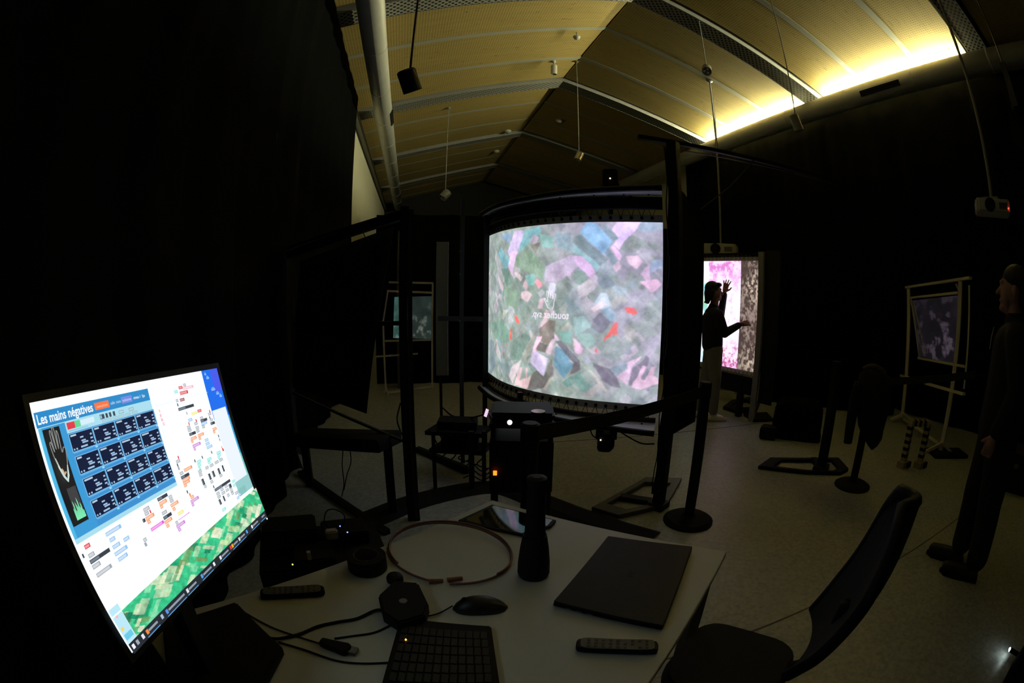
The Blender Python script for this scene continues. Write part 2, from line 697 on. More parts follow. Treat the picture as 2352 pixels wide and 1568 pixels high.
# black drapes
def drape(name, x, y0, y1, z0, z1, label, amp=0.045, seed=0, sgn=1):
    rows = []
    n = int((y1 - y0) / 0.045)
    for zz in (z0, z0 + 0.5, (z0 + z1) / 2, z1 - 0.4, z1):
        row = []
        for i in range(n + 1):
            yy = y0 + (y1 - y0) * i / n
            t = yy * 8.2 + seed
            k = 0.12 + 0.88 * min(1.0, (z1 - zz) / 2.0)
            row.append((x + sgn * amp * k * (math.sin(t) + 0.5 * math.sin(2.3 * t + 1.3 + zz * 0.4)), yy, zz))
        rows.append(row)
    o = MB().slab(rows, (0.006, 0, 0)).build(name, BLACK, smooth=True)
    return tag(o, label, 'curtain')


LCUR_END = at(815, 300, x=WL + 0.12).y
drape('stage_drape', WL + 0.12, YB + 0.05, LCUR_END, 0.01, ceil_z(WL) - 0.06, 'tall black stage drape along the left wall behind the monitor')
RCUR_END = at(1578, 410, x=WR - 0.12).y
drape('stage_drape', WR - 0.14, YB + 0.05, RCUR_END, 0.01, ceil_z(WR) - 0.05, 'tall black stage drape along the right wall under the air duct', seed=2)



def partition(A, B, z1, label, amp=0.035):
    A, B = Vector((A[0], A[1], 0)), Vector((B[0], B[1], 0))
    L = (B - A).length
    d = (B - A) / L
    nn = Vector((-d.y, d.x, 0))
    n = int(L / 0.04)
    rows = []
    for zz in (0.01, z1 * 0.5, z1):
        rows.append([A + d * (L * i / n) + nn * (amp * (math.sin(L * i / n * 9) + 0.5 * math.sin(L * i / n * 21 + 1 + zz))) + Vector((0, 0, zz)) for i in range(n + 1)])
    o = MB().slab(rows, nn * 0.006).build('partition_drape', BLACK, smooth=True)
    return tag(o, label, 'curtain')


PY = 7.6
partition((at(862, 650, y=PY).x, PY), (at(1585, 650, y=PY).x, PY), at(1040, 494, y=PY).z, 'black drape partition across the hall behind the tubular easel')
pq0, pq1 = at(1772, 925, z=0), at(2052, 955, z=0)
partition((pq0.x, pq0.y), (min(pq1.x, WR - 0.30), pq1.y), 2.7, 'black drape partition between the touch screen and the wooden easel')

# air ducts
def duct(x, z, r, label, slots):
    t = thing('air_duct', label, 'duct', (x, (YB + YF) / 2, z))
    MB().tube([(x, YB + 0.01, z), (x, YF - 0.01, z)], r, 40).build('duct_body', DUCT, t, smooth=True)
    for k in range(16):
        yy = YB + 0.8 + k * 1.5
        if yy < YF - 0.2:
            MB().tube([(x, yy - 0.012, z), (x, yy + 0.012, z)], r + 0.004, 40).build('coupling_band', DUCT, t)
    for (yy, ln, ang) in slots:
        n = Vector((math.cos(ang), 0, math.sin(ang)))
        c = Vector((x, yy, z)) + n * (r + 0.002)
        s = Vector((-n.z, 0, n.x))
        g = MB().obox(c, s * 0.045, (0, ln / 2, 0), n * 0.012).build('vent_slot', BLACKM, t)
        for q in (-0.5, 0.5):
            MB().obox(c + n * 0.013 + s * 0.045 * q, s * 0.004, (0, ln / 2, 0), n * 0.003).build('vent_blade', DARKALU, g)
    for yy in [YB + 1 + 2.5 * k for k in range(9)]:
        if yy < YF:
            MB().tube([(x, yy, z + r * 0.9), (x, yy, ceil_z(x) + 0.01)], 0.006, 6).build('hanger', BLACKM, t)
    return t


DR = (6.375, 4.907, 0.176)
sy = [at(px, py, x=DR[0] - 0.12).y for px, py in ((1980, 218), (2070, 196))]
duct(*DR, 'long round grey air duct along the right side with lit tubes behind it', [((sy[0] + sy[1]) / 2, abs(sy[0] - sy[1]), math.radians(200))])
sl = at(902, 235, x=-0.675 + 0.15).y
duct(-0.675, 4.91, 0.168, 'long round grey air duct along the left side above the black drape', [(sl, 0.7, math.radians(-20))])

# fluorescent battens lying on the right-hand duct, hidden from below, washing the ceiling
TUBE = mat('fluorescent_tube', (1, 1, 1), emit=TUBE_COLOUR, power=TUBE_POWER)
for k in range(6):
    y0 = (1.78, 2.85, 3.92, 5.53, 6.60, 7.67)[k]
    t = thing('tube_batten', 'fluorescent tube batten fixed on top of the right air duct', 'lamp', (6.565, y0, 5.06), 'fluorescent battens on the duct')
    MB().box((6.53, y0, 5.045), (6.60, y0 + 1.05, 5.108)).build('batten_body', WHITEP, t)
    MB().tube([(6.565, y0 + 0.02, 5.132), (6.565, y0 + 1.03, 5.132)], 0.016, 12).build('tube', TUBE, t, smooth=True)
    MB().box((6.60, y0, 5.05), (6.606, y0 + 1.05, 5.18)).build('spill_shield', GREYM, t)  # unseen plate added to keep tube light off the right drape
    for yy in (y0 + 0.012, y0 + 1.038):
        MB().box((6.545, yy - 0.012, 5.105), (6.585, yy + 0.012, 5.148)).build('lamp_holder', WHITEP, t)
    MB().bar((6.49, y0 + 0.5, 5.0), (6.565, y0 + 0.5, 5.06), 0.03, 0.02).build('bracket', GREYM, t)


# hanging spotlights
def spot(label, top, zlamp, aim, body, r=0.06, L=0.15, rod=0.007):
    top = Vector(top)
    p = Vector((top.x, top.y, zlamp))
    t = thing('pendant_spotlight', label, 'spotlight', p, 'spotlights hanging on rods')
    MB().cyl((top.x, top.y, ceil_z(top.x) - 0.005), p + Vector((0, 0, L * 0.45)), rod, 8).build('rod', BLACKM if body is BLACKM else GREYM, t)
    MB().lathe((top.x, top.y, ceil_z(top.x) - 0.05), [(0.012, 0), (0.04, 0.02), (0.04, 0.05)], 16).build('ceiling_rose', body, t)
    a = Vector(aim).normalized()
    MB().lathe(p - a * L * 0.5, [(r * 0.8, 0), (r, 0.012), (r, L), (r * 0.9, L), (r * 0.85, L - 0.02)], 24, a).build('lamp_can', body, t, smooth=False)
    MB().lathe(p + a * (L * 0.5 - 0.022), [(r * 0.8, 0), (r * 0.8, 0.006)], 20, a).build('lens', mat('spot_lens', (0.25, 0.27, 0.3), rough=0.1, metal=0.6), t)
    for k in range(3):
        an = 2.1 * k
        s, u = frame_of(a)
        q = p + a * (L * 0.5 - 0.012) + (s * math.cos(an) + u * math.sin(an)) * r * 0.45
        MB().lathe(q, [(r * 0.28, 0), (r * 0.2, 0.008)], 12, a).build('lamp_bulb', mat('bulb_glass', (0.6, 0.65, 0.75), rough=0.1), t)
    MB().bar(p + Vector((0, 0, L * 0.46)), p + Vector((0, 0, 0.02)), 0.02, 0.012).build('yoke', BLACKM, t)
    return t


STEEL = mat('brushed_steel', (0.45, 0.43, 0.38), rough=0.3, metal=0.6)
p1 = at(940, 185, d=3.3)
spot('black can spotlight on a rod beside the left air duct', p1, p1.z, (0.35, 0.35, -0.85), BLACKM, 0.066, 0.17, 0.008)
p2 = at_ceil(1604, 40); z2 = zat(1617, 160, p2)
spot('steel can spotlight with round lenses hanging before the brightly lit ceiling', p2, z2, (-0.45, -0.55, -0.7), STEEL, 0.075, 0.17, 0.008)
p3 = at_ceil(1324, 140); z3 = zat(1325, 360, p3)
spot('small steel can spotlight on a long rod above the curved screen', p3, z3, (-0.4, -0.2, -0.85), STEEL, 0.07, 0.18)
p4 = at_ceil(1031, 247); z4 = zat(1018, 447, p4)
spot('dim can spotlight on a long rod over the left frames', p4, z4, (-0.55, -0.2, -0.7), GREYM, 0.09, 0.20)
p5 = at(1829, 282, d=5.6)
spot('grey can spotlight hanging in front of the right air duct', p5, p5.z, (0.25, -0.1, -0.95), GREYM, 0.06, 0.19, 0.007)
# short fittings below the ridge
p6 = at_ceil(1272, 140); z6 = zat(1265, 160, p6)
spot('white can spotlight on a short stem just below the ridge', p6, z6, (0.0, 0.1, -1), WHITEP, 0.06, 0.20)
dm = at_ceil(1324, 74); dz = zat(1324, 86, dm)
t = thing('dome_sensor', 'white dome sensor on a short stem under the ridge', 'sensor', (dm.x, dm.y, dz), None)
MB().cyl((dm.x, dm.y, dz), (dm.x, dm.y, ceil_z(dm.x)), 0.008, 8).build('stem', GREYM, t)
MB().lathe((dm.x, dm.y, dz - 0.04), [(0.01, 0), (0.045, 0.012), (0.06, 0.04), (0.065, 0.055), (0.03, 0.06)], 20).build('dome', WHITEP, t, smooth=True)
for (px, py, lb) in ((1166, 300, 'white round smoke detector on the plywood before the far beam'), (1140, 346, 'white round smoke detector on the dark ceiling past the far beam'), (1285, 275, 'dim round smoke detector on the shaded right slope')):
    p = at_ceil(px, py)
    t = thing('smoke_detector', lb, 'detector', (p.x, p.y, ceil_z(p.x)))
    MB().lathe((p.x, p.y, ceil_z(p.x) - 0.075), [(0.05, 0), (0.085, 0.02), (0.10, 0.05), (0.10, 0.08)], 24).build('detector_body', WHITEP, t)
    MB().lathe((p.x, p.y, ceil_z(p.x) - 0.09), [(0.025, 0), (0.035, 0.02)], 16).build('detector_cap', GREYP, t)


# projectors hanging on rods
def hung_projector(label, p, w, yaw, led_c=None, rod_top=None):
    p = Vector(p)
    c, s = math.cos(yaw), math.sin(yaw)
    F, R = Vector((c, s, 0)), Vector((-s, c, 0))     # F = lens direction
    hh, dd = w * 0.15, w * 0.36
    t = thing('ceiling_projector', label, 'projector', p - Vector((0, 0, hh)))
    poly = [R * -w / 2 + F * dd * 0.8, R * -w * 0.44 + F * dd, R * w * 0.44 + F * dd, R * w / 2 + F * dd * 0.8, R * w / 2 - F * dd, R * -w / 2 - F * dd]
    MB().prism([p + q - Vector((0, 0, hh)) for q in poly], (0, 0, hh * 2)).build('housing', WHITEP, t, bevel=0.012)
    lc = p + F * dd - R * w * 0.10
    MB().lathe(lc - F * 0.01, [(w * 0.15, 0), (w * 0.15, 0.03), (w * 0.12, 0.035), (w * 0.10, 0.02)], 24, F).build('lens', BLACKP, t)
    MB().obox(p - Vector((0, 0, hh * 0.05)) + R * w * 0.28 + F * (dd + 0.001), R * w * 0.12, F * 0.003, (0, 0, hh * 0.5)).build('vent_panel', GREYP, t)
    for k in range(4):
        MB().obox(p + R * w * 0.28 + F * (dd + 0.004) + Vector((0, 0, hh * (0.3 - 0.2 * k))), R * w * 0.11, F * 0.002, (0, 0, hh * 0.03)).build('vent_slat', BLACKP, t)
    MB().box(p + Vector((-0.09, -0.09, hh)), p + Vector((0.09, 0.09, hh + 0.02))).build('mount_plate', GREYM, t)
    top = ceil_z(p.x)
    MB().cyl(p + Vector((0, 0, hh + 0.01)), (p.x, p.y, top - 0.003), 0.017, 12).build('rod', GREYM, t)
    MB().lathe((p.x, p.y, top - 0.03), [(0.02, 0), (0.06, 0.015), (0.06, 0.04)], 16).build('ceiling_rose', GREYM, t)
    MB().tube(cr([p + Vector((0.02, 0.02, hh + 0.02)), p + Vector((0.05, 0.03, hh + 0.12)), p + Vector((0.025, 0.0, hh + 0.5)), (p.x + 0.025, p.y, top - 0.04)], 6), 0.006, 6).build('cable', BLACKP, t)
    if led_c:
        MB().lathe(p + F * (dd * 0.93) + R * w * 0.42 - Vector((0, 0, hh * 0.35)), [(0.006, 0), (0.006, 0.02)], 8, F).build('indicator_lamp', led('led_red', led_c, 4), t)
    return t


pr = at(2280, 478, d=4.3)
hung_projector('white projector with a dark lens hanging on a rod before the right drape', pr, 0.36, math.atan2(-pr.y, -pr.x) + 0.10, (1, 0.04, 0.02))
pm = at_ceil(1630, 186); pm.z = zat(1658, 574, pm)
hung_projector('white projector hanging on a long rod above the touch screen with the man', pm, 0.60, math.atan2(-pm.y, -pm.x) - 0.15)
# hanging bracket at the far right
hb = at(2322, 205, d=5.2)
t = thing('hanging_bracket', 'dark steel bracket hanging under the right end of the air duct', 'bracket', hb)
MB().bar(hb + Vector((0, 0, 0.28)), hb - Vector((0, 0, 0.18)), 0.07, 0.05).build('upright', DARKALU, t)
MB().bar(hb + Vector((0.05, 0.02, 0.26)), hb + Vector((0.10, 0.06, -0.16)), 0.03, 0.03).build('brace', DARKALU, t)
MB().cyl(hb + Vector((0, 0, 0.27)), (hb.x, hb.y, ceil_z(hb.x)), 0.01, 8).build('rod', DARKALU, t)

# ================================================================== THE CURVED REAR-PROJECTION SCREEN
PLAN = [(.722, 4.42), (.73, 4.30), (.762, 4.02), (.83, 3.775), (.936, 3.56), (1.057, 3.385), (1.179, 3.25), (1.307, 3.145), (1.435, 3.055), (1.562, 2.97), (1.70, 2.885)]
ZT, ZB = 2.082, 0.772
CURVE = [Vector((p[0], p[1], 0)) for p in cr([(a, b, 0) for a, b in PLAN], 12)]
ARC = [0.0]
for a, b in zip(CURVE, CURVE[1:]):
    ARC.append(ARC[-1] + (b - a).length)


def on_curve(u, off=0.0):
    """Plan point at arc fraction u, moved off metres towards the camera's side; and the tangent."""
    s = min(max(u, 0), 1) * ARC[-1]
    i = 0
    while i < len(ARC) - 2 and ARC[i + 1] < s:
        i += 1
    t = (s - ARC[i]) / (ARC[i + 1] - ARC[i])
    p = CURVE[i].lerp(CURVE[i + 1], t)
    i0, i1 = max(i - 3, 0), min(i + 4, len(CURVE) - 1)
    d = (CURVE[i1] - CURVE[i0]).normalized()
    n = Vector((d.y, -d.x, 0))
    if n.dot(-p) < 0 and n.dot(Vector((-1, -1, 0))) < 0:
        n = -n
    return p + n * off, d, n


PAINT = [
    ((215,195,235), [(0.34,0.982),(0.408,0.973),(0.36,0.844),(0.318,0.793),(0.279,0.859)]),
    ((235,205,240), [(0.317,0.863),(0.351,0.845),(0.325,0.692),(0.281,0.763)]),
    ((125,180,190), [(0.206,0.898),(0.303,0.802),(0.264,0.724),(0.164,0.861)]),
    ((140,170,200), [(0.211,0.976),(0.33,0.983),(0.295,0.905)]),
    ((130,185,195), [(0.408,0.977),(0.487,0.99),(0.504,0.959),(0.453,0.92),(0.378,0.843),(0.36,0.852)]),
    ((200,185,205), [(0.464,0.956),(0.491,0.924),(0.471,0.888),(0.446,0.92)]),
    ((125,120,110), [(0.443,0.891),(0.501,0.897),(0.479,0.829)]),
    ((140,165,145), [(0.352,0.829),(0.417,0.87),(0.482,0.814),(0.534,0.74),(0.51,0.69),(0.419,0.72),(0.334,0.761)]),
    ((150,195,190), [(0.488,0.95),(0.572,0.917),(0.566,0.861),(0.521,0.863)]),
    ((140,165,175), [(0.574,0.942),(0.646,0.938),(0.654,0.836),(0.581,0.86)]),
    ((160,160,165), [(0.581,0.839),(0.636,0.83),(0.626,0.781),(0.587,0.796)]),
    ((195,180,205), [(0.534,0.751),(0.647,0.816),(0.68,0.808),(0.68,0.753),(0.61,0.673),(0.577,0.659),(0.519,0.676)]),
    ((140,195,190), [(0.412,0.698),(0.466,0.712),(0.464,0.639),(0.428,0.638)]),
    ((255,170,188), [(0.474,0.676),(0.5,0.665),(0.509,0.643),(0.49,0.621),(0.467,0.657)]),
    ((235,205,215), [(0.389,0.593),(0.428,0.601),(0.457,0.58),(0.429,0.535),(0.402,0.556)]),
    ((225,195,205), [(0.416,0.679),(0.428,0.631),(0.417,0.601),(0.397,0.638)]),
    ((220,200,205), [(0.344,0.726),(0.4,0.687),(0.388,0.661),(0.354,0.691)]),
    ((215,195,205), [(0.168,0.715),(0.195,0.686),(0.243,0.633),(0.227,0.593),(0.179,0.661)]),
    ((120,150,140), [(0.209,0.751),(0.281,0.748),(0.326,0.649),(0.283,0.629)]),
    ((140,165,145), [(0.247,0.637),(0.381,0.593),(0.365,0.49),(0.262,0.51)]),
    ((205,205,225), [(0.547,0.658),(0.58,0.655),(0.569,0.57),(0.539,0.597)]),
    ((140,155,150), [(0.58,0.652),(0.624,0.67),(0.659,0.636),(0.623,0.566),(0.584,0.564)]),
    ((220,190,205), [(0.499,0.56),(0.524,0.565),(0.512,0.5),(0.49,0.499)]),
    ((145,190,222), [(0.711,1.002),(0.74,1.001),(0.81,0.884),(0.797,0.857),(0.773,0.812),(0.686,0.95)]),
    ((125,145,150), [(0.661,0.916),(0.686,0.936),(0.764,0.819),(0.792,0.789),(0.76,0.748),(0.716,0.815),(0.661,0.885)]),
    ((150,190,195), [(0.661,0.885),(0.706,0.829),(0.762,0.748),(0.75,0.724),(0.687,0.815),(0.661,0.829)]),
    ((228,195,232), [(0.661,0.808),(0.694,0.812),(0.749,0.719),(0.727,0.684),(0.677,0.757)]),
    ((130,150,160), [(0.766,0.997),(0.782,0.986),(0.834,0.911),(0.815,0.891),(0.778,0.938)]),
    ((225,205,248), [(0.834,1.01),(0.926,1.011),(0.889,0.942),(0.859,0.898),(0.838,0.844),(0.817,0.87),(0.834,0.911),(0.81,0.955)]),
    ((228,195,228), [(0.804,0.853),(0.817,0.867),(0.85,0.814),(0.843,0.78)]),
    ((130,155,165), [(0.78,0.822),(0.797,0.846),(0.839,0.78),(0.816,0.749)]),
    ((140,155,150), [(0.859,0.898),(0.88,0.925),(0.933,0.89),(0.898,0.832),(0.843,0.847)]),
    ((225,200,215), [(0.869,0.814),(0.912,0.819),(0.928,0.783),(0.908,0.749),(0.88,0.768)]),
    ((205,185,200), [(0.816,0.749),(0.839,0.78),(0.848,0.743),(0.83,0.719)]),
    ((160,180,205), [(0.956,0.781),(1.0,0.803),(1.0,0.75),(0.954,0.721)]),
    ((150,170,185), [(0.926,0.994),(1.0,1.0),(0.999,0.963),(0.944,0.937),(0.898,0.953)]),
    ((215,190,215), [(0.92,0.723),(0.954,0.771),(0.952,0.688),(0.936,0.681)]),
    ((230,195,220), [(0.913,0.68),(0.975,0.689),(0.991,0.661),(0.957,0.619)]),
    ((205,200,205), [(0.673,0.637),(0.736,0.676),(0.749,0.626),(0.704,0.59),(0.674,0.575)]),
    ((160,180,190), [(0.803,0.658),(0.868,0.634),(0.868,0.601),(0.831,0.599)]),
    ((135,150,160), [(0.76,0.707),(0.798,0.702),(0.831,0.649),(0.784,0.624),(0.756,0.66)]),
    ((190,205,215), [(0.771,0.606),(0.789,0.604),(0.809,0.541),(0.772,0.516),(0.738,0.544)]),
    ((215,205,210), [(0.727,0.514),(0.771,0.563),(0.79,0.547),(0.767,0.516)]),
    ((130,155,145), [(0.662,0.722),(0.695,0.729),(0.724,0.679),(0.688,0.644),(0.663,0.653)]),
    ((240,100,90), [(0.346,0.447),(0.37,0.449),(0.388,0.42),(0.38,0.404),(0.358,0.417)]),
    ((228,105,90), [(0.312,0.364),(0.328,0.368),(0.321,0.293),(0.303,0.294)]),
    ((228,105,90), [(0.275,0.262),(0.289,0.268),(0.281,0.247)]),
    ((228,105,90), [(0.234,0.198),(0.251,0.203),(0.245,0.183)]),
    ((125,160,145), [(0.049,0.367),(0.223,0.412),(0.299,0.349),(0.278,0.266),(0.14,0.268)]),
    ((125,150,140), [(0.341,0.3),(0.431,0.365),(0.447,0.315),(0.387,0.176),(0.302,0.159)]),
    ((200,200,190), [(0.243,0.478),(0.292,0.474),(0.251,0.411),(0.23,0.425)]),
    ((225,195,205), [(0.528,0.498),(0.546,0.492),(0.524,0.383),(0.503,0.399)]),
    ((135,122,116), [(0.495,0.38),(0.55,0.446),(0.583,0.442),(0.573,0.338),(0.553,0.296),(0.515,0.309)]),
    ((255,205,228), [(0.485,0.331),(0.52,0.342),(0.49,0.247),(0.463,0.217)]),
    ((108,98,94), [(0.506,0.308),(0.553,0.293),(0.545,0.241),(0.487,0.254)]),
    ((228,200,218), [(0.564,0.333),(0.579,0.332),(0.563,0.229),(0.543,0.241)]),
    ((105,98,95), [(0.486,0.135),(0.525,0.109),(0.569,0.209),(0.577,0.145),(0.527,0.031),(0.453,-0.002),(0.43,0.012)]),
    ((222,205,242), [(0.463,0.228),(0.487,0.247),(0.553,0.21),(0.525,0.113),(0.492,0.136),(0.46,0.175)]),
    ((235,205,240), [(0.578,0.364),(0.594,0.337),(0.59,0.322),(0.573,0.331)]),
    ((108,155,182), [(0.582,0.289),(0.622,0.273),(0.659,0.194),(0.62,0.109),(0.579,0.174)]),
    ((112,150,145), [(0.613,0.086),(0.69,0.163),(0.691,0.121),(0.643,0.066)]),
    ((168,166,156), [(0.468,0.366),(0.488,0.364),(0.423,0.172),(0.408,0.18)]),
    ((222,205,210), [(0.334,0.126),(0.396,0.178),(0.336,0.011),(0.304,0.047)]),
    ((228,190,195), [(0.388,0.13),(0.404,0.13),(0.385,0.043),(0.429,0.069),(0.432,0.131),(0.443,0.134),(0.436,0.067),(0.462,0.096),(0.434,0.009),(0.346,0.005)]),
    ((180,175,165), [(0.551,0.096),(0.571,0.118),(0.54,0.019),(0.524,0.023)]),
    ((125,140,150), [(0.039,0.252),(0.108,0.246),(0.143,0.081),(0.043,-0.011)]),
    ((205,195,200), [(0.165,0.239),(0.205,0.196),(0.221,0.125),(0.152,0.177)]),
    ((105,105,120), [(0.582,0.318),(0.605,0.328),(0.686,0.225),(0.666,0.202)]),
    ((220,200,210), [(0.656,0.347),(0.686,0.316),(0.687,0.274),(0.665,0.272)]),
    ((140,185,180), [(0.598,0.376),(0.652,0.389),(0.648,0.312),(0.616,0.322)]),
    ((105,95,105), [(0.659,0.201),(0.688,0.226),(0.69,0.173),(0.647,0.139)]),
    ((205,200,195), [(0.589,0.001),(0.594,0.024),(0.612,0.006)]),
    ((205,200,195), [(0.192,-0.022),(0.23,0.023),(0.251,-0.021)]),
    ((165,195,195), [(0.665,0.467),(0.704,0.477),(0.736,0.416),(0.667,0.358)]),
    ((215,200,205), [(0.729,0.516),(0.75,0.532),(0.771,0.518),(0.745,0.498)]),
    ((150,178,192), [(0.771,0.515),(0.802,0.535),(0.836,0.482),(0.813,0.448)]),
    ((130,130,145), [(0.738,0.453),(0.771,0.5),(0.813,0.448),(0.779,0.383),(0.742,0.417)]),
    ((238,105,100), [(0.86,0.538),(0.898,0.526),(0.908,0.505),(0.893,0.493),(0.865,0.506)]),
    ((232,110,105), [(0.829,0.452),(0.839,0.449),(0.835,0.383),(0.815,0.382),(0.785,0.335),(0.787,0.357)]),
    ((232,110,105), [(0.752,0.295),(0.76,0.296),(0.763,0.266),(0.753,0.272)]),
    ((150,180,175), [(0.667,0.373),(0.735,0.379),(0.754,0.332),(0.715,0.291),(0.685,0.326)]),
    ((228,190,218), [(0.668,0.332),(0.699,0.289),(0.686,0.258),(0.669,0.263)]),
    ((115,110,125), [(0.747,0.211),(0.81,0.188),(0.842,0.146),(0.86,0.084),(0.823,0.099),(0.781,0.121)]),
    ((172,172,192), [(0.706,0.237),(0.721,0.258),(0.742,0.215),(0.718,0.201)]),
    ((192,187,182), [(0.729,0.172),(0.742,0.166),(0.781,0.113),(0.81,0.063),(0.801,0.054),(0.763,0.107)]),
    ((175,170,170), [(0.701,0.009),(0.766,0.104),(0.787,0.091),(0.75,0.013)]),
    ((125,162,155), [(0.672,0.149),(0.689,0.159),(0.74,0.077),(0.714,0.042),(0.674,0.079)]),
    ((125,120,135), [(0.887,0.188),(0.931,0.244),(0.969,0.299),(0.943,0.186),(0.91,0.108),(0.89,0.106)]),
    ((218,190,212), [(0.87,0.228),(0.932,0.266),(0.889,0.2),(0.885,0.106),(0.845,0.147),(0.877,0.191)]),
    ((228,195,215), [(0.932,0.219),(0.947,0.212),(0.932,0.144),(0.95,0.138),(0.97,0.211),(0.987,0.216),(0.977,0.167),(1.0,0.151),(1.0,0.121),(0.937,0.085),(0.901,0.096)]),
    ((130,150,160), [(0.81,0.188),(0.875,0.228),(0.871,0.194),(0.842,0.15)]),
    ((178,175,190), [(0.96,0.349),(0.998,0.41),(0.998,0.337),(0.96,0.261),(0.949,0.283)]),
]



def srgb(c):
    return np.array(lin(c))


def fbm(U, V, seed, octs=5, base=3.0):
    """Value noise on arrays."""
    out = np.zeros_like(U)
    amp, tot = 1.0, 0.0
    g = np.random.default_rng(seed)
    f = base
    for _ in range(octs):
        n = 64
        tab = g.random((n, n))
        x, y = U * f, V * f
        xi, yi = np.floor(x).astype(int), np.floor(y).astype(int)
        fx, fy = x - xi, y - yi
        fx, fy = fx * fx * (3 - 2 * fx), fy * fy * (3 - 2 * fy)
        a, b = tab[yi % n, xi % n], tab[yi % n, (xi + 1) % n]
        c, d = tab[(yi + 1) % n, xi % n], tab[(yi + 1) % n, (xi + 1) % n]
        out += amp * ((a * (1 - fx) + b * fx) * (1 - fy) + (c * (1 - fx) + d * fx) * fy)
        tot += amp
        amp *= 0.55
        f *= 2
    return out / tot


def inside(U, V, poly):
    r = np.zeros(U.shape, bool)
    n = len(poly)
    for i in range(n):
        (x0, y0), (x1, y1) = poly[i], poly[(i + 1) % n]
        if y0 == y1: continue
        c = ((V > y0) != (V > y1)) & (U < (x1 - x0) * (V - y0) / (y1 - y0) + x0)
        r ^= c
    return r


def blur(A, k):
    for _ in range(k):
        B = A.copy()
        B[1:-1] = (A[:-2] + 2 * A[1:-1] + A[2:]) / 4
        C = B.copy()
        C[:, 1:-1] = (B[:, :-2] + 2 * B[:, 1:-1] + B[:, 2:]) / 4
        A = C
    return A


def mosaic(U, V, aspect, palette, seed, count, size):
    """Aerial view of fields: rectangles at 45 degrees in a palette."""
    g = np.random.default_rng(seed)
    A = np.zeros(U.shape + (3,))
    A[:] = srgb(palette[0])
    X, Y = U * aspect, V
    P, Q = (X + Y) * 0.7071, (X - Y) * 0.7071
    for _ in range(count):
        p0, q0 = g.uniform(-0.2, 0.8 + aspect), g.uniform(-0.9, 1.0 * aspect)
        w, h = g.uniform(0.3, 1.0) * size, g.uniform(0.12, 0.6) * size
        if g.random() < 0.5: w, h = h, w
        msk = (P > p0) & (P < p0 + w) & (Q > q0) & (Q < q0 + h)
        a = g.uniform(0.4, 0.85)
        A[msk] = A[msk] * (1 - a) + srgb(palette[g.integers(len(palette))]) * a
    return A


NU, NV = 340, 320
uu, vv = np.meshgrid(np.linspace(0, 1, NU), np.linspace(0, 1, NV))
ASP = ARC[-1] / (ZT - ZB)
pal = [(150, 165, 158), (135, 155, 148), (160, 165, 170), (140, 150, 150), (165, 165, 160), (148, 168, 165), (150, 148, 152), (170, 172, 172)]
pal += [(190, 182, 194), (122, 140, 142), (175, 190, 190), (132, 132, 130), (200, 198, 200), (125, 150, 165), (140, 160, 140)]
wu, wv = fbm(uu * ASP, vv, 11, 5, 9) - 0.5, fbm(uu * ASP, vv, 12, 5, 9) - 0.5
colr = mosaic(uu + wu * 0.015, vv + wv * 0.015, ASP, pal, 3, 420, 0.30)
colr = 0.6 * colr + 0.4 * mosaic(uu + wu * 0.02, vv + wv * 0.02, ASP, pal, 4, 700, 0.12)
colg = mosaic(uu, vv, ASP, [(160, 160, 172), (170, 168, 180), (142, 146, 158), (178, 180, 190), (150, 165, 172), (190, 180, 192), (130, 138, 148)], 5, 320, 0.32)
k = np.clip((uu - 0.55 - 0.25 * (0.5 - vv)) / 0.25, 0, 1)[..., None]
colr = colr * (1 - k) + colg * k
wu, wv = fbm(uu * ASP, vv, 11, 5, 9) - 0.5, fbm(uu * ASP, vv, 12, 5, 9) - 0.5
extra = mosaic(uu + wu * 0.02, vv + wv * 0.02, ASP, [(150, 165, 158), (205, 195, 205), (120, 140, 135), (175, 180, 185), (190, 190, 180), (135, 160, 165), (110, 112, 112), (225, 205, 225)], 9, 700, 0.12)
em = (fbm(uu * ASP, vv, 31, 3, 6) > 0.50)[..., None] * 0.62
colr = colr * (1 - em) + extra * em
for c, poly in PAINT:
    for amp, al in ((0.034, 0.5), (0.016, 0.62)):
        msk = inside(uu + wu * amp, vv + wv * amp, poly)
        colr[msk] = colr[msk] * (1 - al) + srgb(c) * al
streak = np.clip((fbm((uu * ASP + vv) * 5, (uu * ASP - vv) * 0.9, 33, 4, 5) - 0.58) * 5, 0, 1)[..., None]
colr = colr * (1 - 0.16 * streak) + srgb((222, 214, 218)) * 0.16 * streak
colr = blur(colr, 1)
fine = fbm((uu * ASP + vv) * 0.7, (uu * ASP - vv) * 0.7, 21, 5, 22)
fine2 = fbm(uu * ASP, vv, 22, 4, 60)
patch = (fbm(uu * ASP, vv, 35, 4, 14) - 0.5)[..., None]
colr = np.clip(colr * (1 + 0.7 * patch), 0, None)
colr = colr ** 1.10 * 1.12
colr = colr * (1 - k) + colr * k * np.array([1.03, 0.98, 1.08])
colr *= (0.66 + 0.62 * fine + 0.34 * fine2)[..., None]
pts = []
for j in range(NV):
    z = ZB + (ZT - ZB) * j / (NV - 1)
    for i in range(NU):
        pts.append(None)
crv = [on_curve(i / (NU - 1))[0] for i in range(NU)]
for j in range(NV):
    z = ZB + (ZT - ZB) * j / (NV - 1)
    for i in range(NU):
        pts[j * NU + i] = (crv[i].x, crv[i].y, z)

POLE = at(1511, 1165, z=0)
unit = thing('curved_projection_screen', 'large curved rear projection screen showing a mosaic of fields on a black frame', 'screen', (1.25, 3.2, 0))
scr = coloured_grid('screen_picture', pts, colr.reshape(-1, 3), NU, NV, colour_screen('projected_fields', 1.0, 0.06, 90), unit)
scr['label'] = 'glowing aerial mosaic of fields in grey green, pink and blue'
